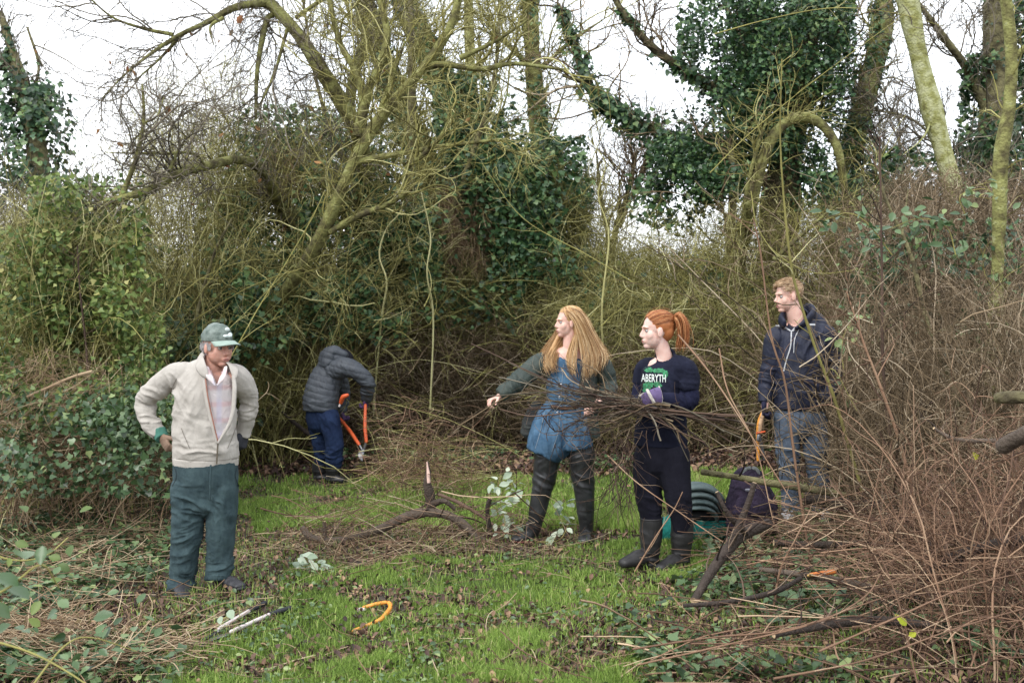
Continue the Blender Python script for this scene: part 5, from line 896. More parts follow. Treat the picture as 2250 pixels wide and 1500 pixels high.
for c_, hl, tl in (((1431, 1137), (1432, 1240, .02), (1371, 1250, -.08)), ((1499, 1140), (1500, 1250, .02), (1452, 1262, -.14))):
    x, y = c_; S = [limb([Q(x, y, -.01), Q(x-1, y+40, 0), Q(x-2, y+80, .01), Q(x-1, y+104, .02)], [(.073, .078), (.068, .074), (.056, .062), (.054, .062)], flat=(1, 0)),
      limb([Q(*hl)+[0, 0, .05], (Q(*hl)+Q(*tl))/2+[0, 0, .055], Q(*tl)+[0, 0, .04]], [(.046, .05), (.05, .052), (.042, .032)], ax=(.2, 1, 0))]
    bt = union('wellington_boot', S, .006, welly, R4, None, 2, folds([(Q(x, y+85, 0), (.1, .12, .07), (.1, 0, 1), .035, .006), (Q(x-3, y+45, -.03), (.1, .12, .07), (.3, 0, 1), .06, .004)], .002))
    g = Geo(); solids(g, [limb([Q(x, y, -.01), Q(x, y+3, -.01)], [(.0755, .0805), (.0755, .0805)], flat=(1, 1))]); g.build('rim', welly, bt, wloc(R4))
gv4 = mat_cloth('mauve_glove_cloth', (.085, .06, .14), (.16, .12, .24)); gw = mat_cloth('white_leather_palm', (.45, .42, .38), (.62, .58, .52))
wr4 = Q(1446, 875, -.27); hv = np.array([-.8, -.05, -.42])
gg4 = union('glove', hand(wr4, hv, (-.3, 1, -.35), (40, 60, 45), -1, .98, fat=1.22), .0045, gw, R4, None, 1)
union('gauntlet', [limb([Q(1451, 871, -.27), Q(1438, 873, -.275), Q(1420, 880, -.275)], [(.064, .050), (.056, .044), (.050, .028)], ax=(.35, 0, 1), flat=(1, 0))], .005, gv4, gg4, wloc(R4), 1)
ribbon([Q(1448, 849, -.28), Q(1453, 862, -.30), Q(1455, 878, -.31), Q(1452, 893, -.29)], .004, .006, gw, 'glove_trim', gg4)
ribbon([Q(1422, 856, -.315), Q(1428, 868, -.335), Q(1437, 884, -.33)], .01, .006, gw, 'glove_band', gg4)
union('glove', hand(Q(1400, 898, -.06), (-.1, -.9, -.1), (-.1, -.2, 1), (50, 55, 40), 1, .98, fat=1.35), .0045, gw, R4, None, 1)
hg = union('hair', [ell(L(0, -.022, .040), (.083, .100, .084), B), ell(L(0, -.06, .0), (.07, .055, .07), B)], .006, hair_r, R4, None, 2, cut=lambda V, N: (((V-L(0, .042, 0))@B[1] > 0) & ((V-L(0, 0, .078))@B[2] < 0)) | (((V-L(0, -.03, 0))@B[1] > 0) & ((V-L(0, 0, -.005))@B[2] < 0)))
g = Geo(); tie = Q(1482, 704, .0)
tdir = (0, -1, .35)
gd_ = [arc(L, h, tdir)+[tie] for h in ((1, .25, -.75), (1, .5, -.15), (.9, .75, .15), (.7, .95, .35), (.35, 1, .55), (0, 1, .65), (-.35, 1, .55), (-.7, .9, .35), (-1, .5, 0))]
strands(g, gd_, 2200, 12, .0014, .003); strands(g, [arc(L, h, (0, -1, .2))+[tie] for h in ((1, -.3, -.9), (.5, -.8, -.9), (0, -1, -.9), (-.5, -.8, -.9))], 500, 9, .0014, .003); strands(g, gd_, 60, 12, .0009, .012)
pt = [[Q(*p) for p in q_] for q_ in ([(1480, 700, -.02), (1490, 688, -.05), (1502, 705, -.06), (1506, 735, -.05), (1500, 768, -.04)], [(1482, 702, -.02), (1494, 692, -.02), (1508, 712, -.02), (1510, 740, -.02), (1506, 762, -.02)], [(1482, 704, .02), (1490, 696, .03), (1500, 715, .04), (1500, 740, .03), (1492, 764, .02)], [(1480, 706, -.03), (1484, 700, -.06), (1490, 720, -.06), (1490, 745, -.05), (1486, 768, -.04)])]
strands(g, pt, 700, 12, .0015, .010); strands(g, pt, 90, 12, .001, .022); g.build('ponytail', hair_r, hg, wloc(R4))
# ================================================================== young man
D = 8.28
R5 = person_root(1765, 1138, 'young fair haired man in navy hooded jacket standing behind the brush holding a saw')
f5 = (-.96, -.26, -.05); HS, L, B = head_solids(Q(1731, 650), f5, 1.06, 1.04)
hair_y = hairmat('sandy_hair', [(0, (.16, .09, .05)), (.4, (.36, .23, .13)), (.75, (.56, .40, .24)), (1, (.70, .55, .38))])
S = HS+[limb([L(0, -.02, -.06), Q(1748, 700, .01), Q(1752, 725, .02)], [.062, .064, .075]), limb([Q(1756, 730, .02), Q(1758, 800, .02), Q(1756, 900, .02)], [(.17, .09), (.17, .10), (.15, .10)]),
        limb([Q(1712, 745, .02), Q(1692, 820, .02), Q(1680, 895, -.05)], [.045, .038, .028]), limb([Q(1812, 740, .02), Q(1828, 815, .04), Q(1812, 880, -.08)], [.045, .038, .028]),
        limb([Q(1732, 900), Q(1735, 1000), Q(1735, 1120)], [.08, .055, .04]), limb([Q(1785, 900), Q(1793, 1000), Q(1800, 1120)], [.08, .055, .04])]
hp5 = head_post(L, B, 1.06); union('body', S, .0055, [skin_f, lipm], R5, None, 1, lambda V, N: hp5(V), matfn=lips_pred(L, B, 1.06)); face_parts(R5, L, B, 1.06, hair_y)
jk = mat_cloth('navy_shell_fabric', (.008, .010, .022), (.020, .024, .048), rough=.6, wr=.28, spec=.35); jean = mat_cloth('washed_denim', (.055, .075, .11), (.13, .165, .22), scale=6, wr=.22)
S = [limb([Q(1756, 898, .0), Q(1757, 860, .0), Q(1760, 800, .0), Q(1762, 750, .0), Q(1762, 725, .01), Q(1758, 700, .02)], [(.205, .15), (.20, .155), (.20, .155), (.195, .14), (.155, .115), (.085, .085)], flat=(1, 0), n=24),
     limb([Q(1722, 738, .01), Q(1704, 745, .01), Q(1694, 800, .02), Q(1686, 845, .01), Q(1680, 885, -.03)], [.085, .083, .072, .064, .05], flat=(0, 1)), limb([Q(1800, 734, .01), Q(1816, 742, .01), Q(1826, 790, .04), Q(1826, 840, .02), Q(1815, 868, -.05), Q(1800, 880, -.11)], [.088, .088, .078, .072, .065, .055], flat=(0, 1))]
j5 = union('jacket', S, .0065, jk, R5, None, 2, folds([(Q(1826, 800, 0), (.08, .15, .1), (.2, 0, 1), .04, .010), (Q(1690, 830, 0), (.07, .15, .1), (.2, 0, 1), .04, .009), (Q(1765, 850, -.1), (.15, .2, .1), (.4, 0, 1), .06, .009), (Q(1790, 760, -.1), (.1, .2, .1), (1, 0, -.8), .06, .010), (Q(1740, 790, -.1), (.1, .2, .2), (1, 0, .2), .07, .009)], .006), cut=lambda V, N: np.linalg.norm(V-Q(1752, 694, -.05), axis=1) < .085, thick=.004)
union('collar', [limb([Q(1722, 712, -.08), Q(1716, 700, -.02), Q(1735, 688, .07), Q(1772, 682, .09), Q(1786, 690, .0), Q(1770, 708, -.09), Q(1748, 722, -.13)], [(.02, .045), (.02, .05), (.022, .055), (.024, .06), (.026, .06), (.022, .05), (.01, .02)], ax=(1, 0, 0))], .006, jk, R5, None, 2)
union('hood', [limb([Q(1770, 700, .10), Q(1792, 704, .09), Q(1806, 716, .05)], [(.07, .05), (.075, .055), (.05, .04)])], .006, jk, R5, None, 2)
refl = mat_plain('silver_piping', (.42, .43, .45), .4)
bv = BVHTree.FromObject(j5, bpy.context.evaluated_depsgraph_get()); wl = wloc(R5)
def strip(pts, w, name):
    c = resamp(np.array(pts, float), 16); d = nrm(np.gradient(c, axis=0)); nn = np.stack([-d[:, 1], d[:, 0]], 1); a = c+nn*w; b_ = c-nn*w
    V = project(np.vstack([[Q(*p) for p in a], [Q(*p) for p in b_]]), .006); g = Geo(); g.add(V, q=[(i, i+1, 17+i, 16+i) for i in range(15)]); o = g.build(name, refl, j5, wl); return o
strip([(1704, 715), (1718, 716), (1730, 722), (1737, 727)], 1.6, 'piping'); strip([(1741, 727), (1752, 716), (1772, 713), (1792, 713)], 2.0, 'piping'); strip([(1739, 726), (1737, 760), (1728, 790), (1722, 815)], 1.4, 'zip'); strip([(1756, 722), (1746, 745), (1744, 775)], 1.0, 'piping')
S = [limb([Q(1757, 880, 0), Q(1757, 930, 0)], [(.165, .13), (.17, .13)], flat=(1, 0), n=20), limb([Q(1728, 915, 0), Q(1731, 985, 0), Q(1736, 1050, -.01), Q(1740, 1122, 0)], [.105, .092, .078, .076], flat=(0, 1)), limb([Q(1786, 915, 0), Q(1792, 985, 0), Q(1799, 1050, 0), Q(1806, 1122, 0)], [.11, .096, .082, .078], flat=(0, 1))]
union('jeans', S, .0065, jean, R5, None, 2, folds([(Q(1733, 1000, -.05), (.09, .15, .12), (.3, 0, 1), .045, .008), (Q(1795, 1000, -.05), (.09, .15, .12), (-.3, 0, 1), .045, .008), (Q(1760, 920, -.1), (.15, .2, .06), (1, 0, .5), .05, .008)], .003))
trn = mat_plain('pale_trainer', (.42, .42, .44), .6); shoe(Q(1740, 1130, .04), Q(1728, 1140, -.17), trn, R5); shoe(Q(1806, 1130, .04), Q(1816, 1140, -.17), trn, R5)
gn = mat_cloth('navy_work_glove', (.01, .012, .03), (.03, .03, .06))
union('glove', hand(Q(1680, 886, -.04), (-.12, -.2, -1), (.9, -.3, 0), (50, 55, 45), -1, 1, fat=1.3), .005, gn, R5, None, 1)
union('glove', hand(Q(1802, 878, -.10), (-.5, -.2, -1), (-.5, .8, 0), (20, 25, 20), 1, 1, fat=1.25), .005, gn, R5, None, 1)
hy = union('hair', [ell(L(0, -.022, .040), (.084, .102, .086), B), ell(L(0, .052, .082), (.05, .034, .025), B)], .006, hair_y, R5, None, 1, lambda V, N: V+N*((fbm(V, 28, 8, 2)-.45)*.022)[:, None], cut=lambda V, N: (((V-L(0, .045, 0))@B[1] > 0) & ((V-L(0, 0, .066))@B[2] < 0)) | (((V-L(0, -.02, 0))@B[1] > 0) & ((V-L(0, 0, -.0))@B[2] < 0)) | ((V-L(0, 0, -.05))@B[2] < 0))
g = Geo(); n = 1500; dd = nrm(RG.normal(0, 1, (n, 3))); dd = dd[(dd[:, 2] > -.05) | ((dd[:, 1] < -.35) & (dd[:, 2] > -.75))]; c0 = np.array([L(.082*a, -.02+.10*b_, .042+.084*c_) for a, b_, c_ in dd]); ok = ~(((c0-L(0, .06, 0))@B[1] > 0) & ((c0-L(0, 0, .07))@B[2] < 0)); c0 = c0[ok]; dd = dd[ok]
ww = dd@B; p = np.stack([c0, c0+ww*.006+B[1]*.012, c0+ww*.010+B[1]*.028-np.array([0, 0, .006])], 1); p += (RG.normal(0, .004, p.shape))*np.array([0, .5, 1])[None, :, None]; tubes(g, p, np.array([[.0020, .0018, .0007]]), 3, RG.uniform(0, 1, len(p))); g.build('hair_tufts', hair_y, hy, wloc(R5))

def seams(ob, root, Dd, lines, mat, w=.9, name='seam'):
    global bv, wl, Q
    ow, oQ = wl, Q; bv = BVHTree.FromObject(ob, bpy.context.evaluated_depsgraph_get()); wl = wloc(root); Q = lambda px, py, dy=0.: P(px, py, Dd+dy)
    for pts in lines:
        c = resamp(np.array(pts, float), 14); d = nrm(np.gradient(c, axis=0)); nn = np.stack([-d[:, 1], d[:, 0]], 1); a = c+nn*w; b_ = c-nn*w
        V = project(np.vstack([[Q(*q) for q in a], [Q(*q) for q in b_]]), .004); g = Geo(); g.add(V, q=[(i, i+1, 15+i, 14+i) for i in range(13)]); g.build(name, mat, ob, wl)
    wl, Q = ow, oQ
def kid(r, n): return [o for o in r.children if o.name.split('.')[0] == n][0]
dkb = mat_plain('beige_seam', (.20, .18, .155), .9); dkt = mat_plain('trouser_seam', (.012, .022, .028), .9); stc = mat_plain('pale_stitching', (.22, .26, .30), .9); dkj = mat_plain('jean_seam', (.03, .04, .06), .9)
seams(kid(R1, 'jacket'), R1, 6.78, [[(398, 940), (406, 960), (417, 985)], [(518, 940), (510, 962), (500, 985)], [(388, 832), (380, 850), (377, 872)]], dkb, .7, 'pocket')
seams(kid(R1, 'jacket'), R1, 6.78, [[(378, 1006), (420, 1010), (470, 1012), (526, 1006)]], dkb, .5)
seams(kid(R1, 'trousers'), R1, 6.78, [[(382, 1024), (388, 1045), (378, 1068)], [(522, 1024), (517, 1045), (525, 1068)]], dkt, .7, 'pocket'); seams(kid(R1, 'trousers'), R1, 6.78, [[(462, 1024), (461, 1060), (459, 1098)]], dkt, .6)
seams(kid(R3, 'denim_dress'), R3, 7.89, [[(1238, 800), (1234, 850), (1232, 900), (1226, 950), (1212, 992)], [(1196, 905), (1188, 945), (1176, 985)]], stc, .5); seams(kid(R3, 'denim_dress'), R3, 7.89, [[(1212, 830), (1213, 845), (1226, 847), (1228, 830), (1212, 830)]], stc, .45, 'pocket')
seams(kid(R5, 'jeans'), R5, 8.28, [[(1712, 925), (1715, 1000), (1722, 1080)], [(1758, 900), (1757, 930), (1758, 950)]], dkj, .6)
# ------------------------------------------------------------------ tools
orm = mat_plain('orange_enamel', (.60, .19, .05), .4, var=.15); orl = mat_plain('amber_enamel', (.72, .30, .05), .4, var=.2); red = mat_plain('red_orange_handle', (.58, .10, .03), .45, var=.1)
steel = mat_plain('dull_steel', (.22, .22, .23), .45, .7); blk = mat_plain('black_grip_rubber', (.02, .022, .028), .55); wht = mat_plain('scuffed_white_tube', (.62, .55, .54), .45, var=.22, scale=60)
def gp(px, py, h=0.): q = G(px, py); q[..., 2] = gz(q[..., 0], q[..., 1])+h; return q
def part(root, name, S, mat, par=None): g = Geo(); solids(g, S); return g.build(name, mat, par or root, wloc(root))
# white handled loppers on the ground
KOH = .02
r = empty('loppers', gp(500, 1400), 'white handled loppers with black grips lying open on the grass', 'loppers')
for a, b_, c_ in (((482, 1398), (548, 1358), (582, 1341)), ((508, 1405), (593, 1366), (638, 1352))):
    A, B_, C_ = (gp(*x, .045) for x in (a, b_, c_)); part(r, 'handle', [limb([A, B_], [.011, .011], n=12)], wht); part(r, 'grip', [limb([B_, (B_+C_)/2, C_], [.013, .0155, .014], n=12)], blk)
part(r, 'blade', [limb([gp(500, 1404, .028), gp(470, 1412, .024), gp(440, 1428, .018)], [(.02, .006), (.022, .006), (.006, .004)], ax=(.2, 1, .1))], steel)
part(r, 'blade', [limb([gp(480, 1400, .034), gp(458, 1410, .03), gp(436, 1420, .025)], [(.014, .005), (.012, .005), (.004, .003)], ax=(.2, 1, .1))], blk)
part(r, 'pivot_bolt', [ell(gp(481, 1404, .045), (.012, .012, .008))], steel)
# bow saw frame on the grass
r = empty('bow_saw', gp(815, 1370), 'orange bow saw frame lying alone on the grass in front', 'bow saw')
pp = [gp(800, 1345, .03), gp(828, 1343, .045), gp(852, 1342, .05), gp(858, 1350, .045), gp(846, 1364, .035), gp(832, 1375, .03), gp(806, 1382, .02), gp(776, 1390, .012)]
part(r, 'frame', [limb(pp, [.0105, .011, .0115, .0125, .0125, .0125, .011, .0095], n=12, sub=6)], orl)
part(r, 'end_cap', [limb([gp(790, 1346, .016), gp(801, 1345, .02)], [.014, .014], n=12)], wht); part(r, 'blade', [limb([gp(794, 1348, .012), gp(786, 1368, .010), gp(778, 1389, .010)], [(.010, .0012)]*3, ax=(0, 0, 1))], steel)
part(r, 'lever', [limb([gp(830, 1374, .03), gp(836, 1384, .02)], [.006, .005], n=8)], steel)
# loppers of the bending man
def Z(px, py, d): return P(px, py, d)
r = empty('loppers', Z(797, 992, 10.95), 'long orange handled loppers gripped by the bending man', 'loppers')
part(r, 'handle', [limb([Z(748, 921, 11.3), Z(770, 948, 11.15), Z(789, 976, 11.0)], [.017, .019, .017])], red); part(r, 'handle', [limb([Z(803, 890, 11.1), Z(802, 935, 11.0), Z(805, 970, 10.95)], [.015, .018, .017])], red)
part(r, 'head', [limb([Z(789, 975, 11.0), Z(797, 990, 10.97)], [.011, .012]), limb([Z(805, 969, 10.95), Z(799, 990, 10.96)], [.011, .012])], steel); part(r, 'blade', [limb([Z(798, 988, 10.95), Z(792, 1000, 10.9), Z(796, 1012, 10.88)], [(.022, .006), (.028, .006), (.005, .003)], ax=(1, 0, 0))], steel); part(r, 'pivot_bolt', [ell(Z(798, 990, 10.93), (.016, .012, .016))], steel)
r = empty('pruning_saw', Z(753, 880, 10.85), 'bright red orange tool handle sticking out of the bending man\'s pocket', 'hand saw')
part(r, 'grip', [limb([Z(749, 884, 10.86), Z(754, 872, 10.83), Z(763, 868, 10.82)], [.020, .024, .018])], red); part(r, 'blade', [limb([Z(749, 884, 10.86), Z(745, 893, 10.86)], [(.014, .006), (.008, .004)])], wht)
# saw in the young man's hand
r = empty('bow_saw', Z(1666, 1000, 8.2), 'orange and yellow bow saw hanging from the young man\'s hand', 'bow saw')
part(r, 'frame', [limb([Z(1676, 903, 8.2), Z(1668, 925, 8.2), Z(1665, 955, 8.2), Z(1666, 1010, 8.2)], [.010, .013, .013, .012])], orl); part(r, 'grip', [limb([Z(1677, 905, 8.2), Z(1671, 928, 8.2), Z(1669, 945, 8.2)], [.016, .020, .018])], mat_plain('pale_wood_grip', (.50, .33, .20), .6))
part(r, 'clamp', [limb([Z(1664, 951, 8.19), Z(1680, 948, 8.19)], [.009, .008])], red); part(r, 'blade', [limb([Z(1668, 955, 8.2), Z(1680, 1010, 8.22)], [(.012, .002), (.012, .002)])], steel); part(r, 'tension_bolt', [limb([Z(1667, 957, 8.19), Z(1666, 966, 8.19)], [.014, .014])], steel)
# orange handle lying on a branch in the brush
r = empty('saw_handle', gp(1810, 1262), 'short orange handle resting on a branch in the brush pile', 'tool handle')
part(r, 'grip', [limb([Z(1782, 1262, 5.5), Z(1808, 1259, 5.52), Z(1833, 1255, 5.55)], [.0105, .013, .013])], orm); part(r, 'ferrule', [limb([Z(1776, 1264, 5.49), Z(1784, 1262, 5.5)], [.008, .010])], mat_plain('brass', (.5, .32, .12), .4, .6))
# bags
tealm = mat_cloth('teal_bag_fabric', (.010, .12, .105), (.02, .20, .17), scale=12, wr=.7); greym = mat_cloth('grey_green_flap', (.07, .10, .10), (.15, .19, .185), scale=10, wr=.5); purm = mat_cloth('purple_black_nylon', (.014, .011, .02), (.045, .032, .058), scale=16, wr=.6)
DB = 7.75
r = empty('tool_bag', gp(1535, 1185), 'open teal holdall with grey green lid standing behind the red haired woman', 'bag')
union('bag_body', [limb([Z(1455, 1165, DB), Z(1490, 1162, DB), Z(1540, 1160, DB), Z(1588, 1164, DB)], [(.10, .085), (.14, .10), (.14, .10), (.11, .09)], ax=(0, 1, 0))], .008, tealm, r, None, 1, folds([(Z(1530, 1160, DB-.1), (.2, .2, .1), (1, 0, .4), .07, .012)], .006))
for k, (yo, h_) in enumerate(((1068, .028), (1084, .024), (1099, .022), (1112, .020))):
    part(r, 'lid_fold', [limb([Z(1484+k*2, yo+14, DB+.03), Z(1520, yo, DB-.01-k*.02), Z(1555, yo+3, DB-.02-k*.02), Z(1580-k*4, yo+22, DB+.0), Z(1590-k*5, yo+44, DB+.02)], [(.11, h_)]*3+[(.09, h_*.9), (.05, h_*.7)], ax=(0, 1, 0), n=14)], greym)
union('bag_lining', [limb([Z(1490, 1130, DB), Z(1540, 1128, DB), Z(1582, 1138, DB)], [(.11, .055), (.12, .06), (.08, .04)], ax=(0, 1, 0))], .008, mat_plain('black_lining', (.012, .012, .014), .7), r, None, 1)
part(r, 'strap', [limb([Z(1560, 1090, DB-.1), Z(1592, 1110, DB-.12), Z(1600, 1150, DB-.1)], [(.018, .004)]*3, ax=(1, 0, 0))], mat_plain('black_webbing', (.015, .015, .02), .7)); part(r, 'tag', [limb([Z(1597, 1102, DB-.1), Z(1597, 1120, DB-.1)], [(.015, .005)]*2)], mat_plain('amber_tag', (.7, .42, .16), .6))
r = empty('rucksack', gp(1650, 1185), 'dark purple rucksack slumped beside the teal bag behind branches', 'rucksack')
union('pack', [limb([Z(1650, 1178, 7.55), Z(1652, 1130, 7.55), Z(1648, 1080, 7.57), Z(1645, 1050, 7.6)], [(.17, .12), (.175, .13), (.15, .11), (.11, .08)])], .008, purm, r, None, 2, folds([(Z(1650, 1120, 7.4), (.2, .2, .2), (.3, 0, 1), .07, .012)], .008))
union('front_pocket', [limb([Z(1650, 1170, 7.43), Z(1652, 1125, 7.42), Z(1650, 1100, 7.45)], [(.12, .05), (.125, .055), (.10, .04)])], .008, purm, r, None, 2, folds([(Z(1650, 1140, 7.4), (.2, .2, .1), (0, 0, 1), .05, .008)], .005))
part(r, 'carry_loop', [limb([Z(1630, 1052, 7.55), Z(1640, 1030, 7.55), Z(1662, 1030, 7.55), Z(1668, 1050, 7.55)], [(.012, .004)]*4)], mat_plain('grey_webbing', (.14, .15, .15), .7))
part(r, 'buckle', [limb([Z(1640, 1076, 7.40), Z(1658, 1076, 7.40)], [.010, .010])], mat_plain('grey_plastic', (.20, .20, .24), .4))
# ------------------------------------------------------------------ logs and branches
def log(name, label, pts, mat=bark_d, cat='log', var=.5, S=12, stubs=(), n=0, ln=.3, cut=True, group=None, ground=0):
    a = np.array(pts, float); K = 30; c = resamp(np.hstack([P(a[:, 0], a[:, 1], a[:, 2]), a[:, 3:4]]), K); p = c[:, :3]; r = c[:, 3]*(1+.35*(fbm(p, 14, 5, 2)-.5)); root = tuple(p[0])
    if ground: p[:, 2] = np.maximum(p[:, 2], gz(p[:, 0], p[:, 1])+r*ground)
    g = Geo(); tubes(g, p[None], r[None], S, var, caps=1 if cut else True); o = g.build(name, [mat, cutw], None, root); tag(o, label, cat, group)
    for st in stubs: a = np.array(st, float); c2 = resamp(np.hstack([P(a[:, 0], a[:, 1], a[:, 2]), a[:, 3:4]]), 10); g = Geo(); tubes(g, c2[None, :, :3], c2[None, :, 3], 8, var, caps=1); g.build('side_branch', [mat, cutw], o, Vector(root))
    if n:
        ch, _, _ = spawn(p[None], n, ln, (.4, 1.1), .1, 1, 7, .25, 0, up=.2); g = Geo(); tubes(g, ch, tapered(float(r.mean())*.28+.0015, .0015, 7)*RG.uniform(.6, 1.2, (n, 1)), 3, RG.uniform(0, 1, n)); tag(g.build('twigs', tw_dk, o, Vector(root)), kind='stuff')
    return o
def onG(px, py, h=0.): return float(G(px, py)[1])-0*h
dl = onG(860, 1195)
log('log', 'crooked grey fallen log lying across the grass in the middle', [(664, 1158, 8.25, .022), (680, 1178, 8.2, .029), (705, 1188, 8.15, .030), (770, 1183, 8.1, .031), (840, 1160, 8.1, .033), (900, 1132, 8.1, .035), (960, 1126, 8.05, .034), (1010, 1144, 8.0, .031), (1050, 1180, 7.9, .027), (1075, 1198, 7.85, .022)], bark_d, var=.82, ground=.6, stubs=[[(714, 1183, 8.15, .016), (713, 1160, 8.15, .015), (712, 1145, 8.15, .014)]], n=16, ln=.5)
log('stump', 'short upright stump with pale splintered top behind the fallen log', [(948, 1125, 8.12, .042), (944, 1085, 8.12, .038), (938, 1060, 8.12, .032), (941, 1042, 8.12, .022), (940, 1012, 8.12, .005)], bark_d, 'stump', .6, stubs=[[(946, 1110, 8.1, .03), (975, 1100, dl, .02), (1000, 1118, dl, .015)]])
ob = log('splinter', 'pale pink splinter of freshly cut wood standing on the stump', [(942, 1060, 8.06, .014), (941, 1040, 8.06, .012), (938, 1014, 8.06, .003)], mat_plain('fresh_wood', (.72, .50, .42), .7), 'splinter')
log('branch', 'dark upright broken branch stub beside the pale leaves', [(1083, 1204, 8.0, .018), (1076, 1165, 8.0, .019), (1071, 1120, 8.0, .017), (1077, 1094, 8.0, .016)], bark_d, 'branch', .3, 8)
log('branch', 'long brown branch reaching from the stump down to the pale leaves', [(962, 1085, 8.5, .014), (1010, 1105, 8.3, .014), (1060, 1135, 8.2, .012), (1100, 1165, 8.1, .010)], tw_dk, 'branch', .8, 7, n=6)
log('branch', 'brown branch lying at the left behind the old man\'s feet', [(570, 1262, 7.3, .010), (640, 1268, 7.2, .013), (720, 1272, 7.1, .010)], tw_rd, 'branch', .4, 7)
dr_ = 5.9
log('branch', 'dark forked branch propped up in front of the rucksack', [(1525, 1320, dr_-.4, .020), (1560, 1260, dr_-.2, .026), (1600, 1205, dr_, .032), (1640, 1170, dr_+.2, .034), (1690, 1150, dr_+.3, .03)], bark_d, 'branch', .45, 9, stubs=[[(1600, 1205, dr_, .022), (1640, 1115, dr_, .018), (1658, 1060, dr_, .014)], [(1640, 1172, dr_+.1, .02), (1600, 1130, dr_, .014), (1575, 1080, dr_, .010)]], n=14)
log('log', 'thick dark log lying behind the brush at the young man\'s feet', [(1770, 1092, 7.3, .05), (1850, 1104, 7.2, .05), (1940, 1118, 7.0, .05), (2040, 1140, 6.9, .045), (2110, 1180, 6.8, .04)], bark_d, 'log', .35, n=12)
log('branch', 'thin dark log lying low in the brush below the thick log', [(1700, 1192, 6.6, .02), (1800, 1196, 6.6, .022), (1900, 1192, 6.6, .022), (2030, 1180, 6.6, .018)], bark_d, 'branch', .4, 8, n=10)
log('branch', 'straight brown branch with cut end sticking out behind the rucksack', [(1541, 1036, 7.3, .020), (1620, 1048, 7.2, .020), (1700, 1062, 7.1, .024), (1790, 1075, 7.0, .024), (1860, 1088, 7, .02)], bark, 'branch', .45, 8, n=8)
log('branch', 'brown branch carrying the orange handle in the brush pile', [(1670, 1250, 5.7, .012), (1760, 1262, 5.55, .016), (1850, 1276, 5.5, .018), (1950, 1300, 5.5, .018), (2060, 1330, 5.5, .016)], bark_d, 'branch', .8, 8, n=10)
log('branch', 'dark mossy branch running low through the brush pile', [(1500, 1330, 5.2, .010), (1600, 1322, 5.2, .013), (1700, 1300, 5.3, .014), (1760, 1270, 5.4, .012)], bark_d, 'branch', .3, 8, n=8)
log('branch', 'dark thick branch curving through the brush at lower right', [(2250, 1180, 5.2, .03), (2120, 1215, 5.3, .03), (2040, 1260, 5.4, .028), (2000, 1310, 5.4, .02)], bark_d, 'branch', .25, 8, n=12)
log('branch', 'dark heavy branch under the long canes at lower right', [(1700, 1395, 4.6, .012), (1800, 1375, 4.7, .018), (1920, 1362, 4.8, .022), (2040, 1372, 4.8, .018)], bark_d, 'branch', .3, 8, n=8)
log('log', 'upper sawn log poking in at the right edge with pale end', [(2192, 874, 4.5, .025), (2215, 873, 4.45, .027), (2300, 872, 4.35, .028), (2450, 870, 4.2, .03)], bark, 'log', .4, 14)
log('log', 'lower sawn log poking in at the right edge, slanting down', [(2202, 982, 4.3, .028), (2222, 970, 4.25, .031), (2270, 946, 4.15, .033), (2420, 880, 4.0, .035)], bark_d, 'log', .75, 14)
log('branch', 'thin grey branch with a pale torn tip beside the lower sawn log', [(2052, 940, 6.0, .008), (2070, 952, 6.0, .010), (2110, 966, 5.9, .011), (2205, 968, 5.8, .012)], bark_d, 'branch', .95, 7, n=6)
log('branch', 'dark stick in front of the green bush behind the old man', [(620, 905, 12.2, .018), (655, 935, 12.1, .022), (690, 960, 12, .026), (740, 985, 12, .02)], bark_d, 'branch', .3, 7, n=4)
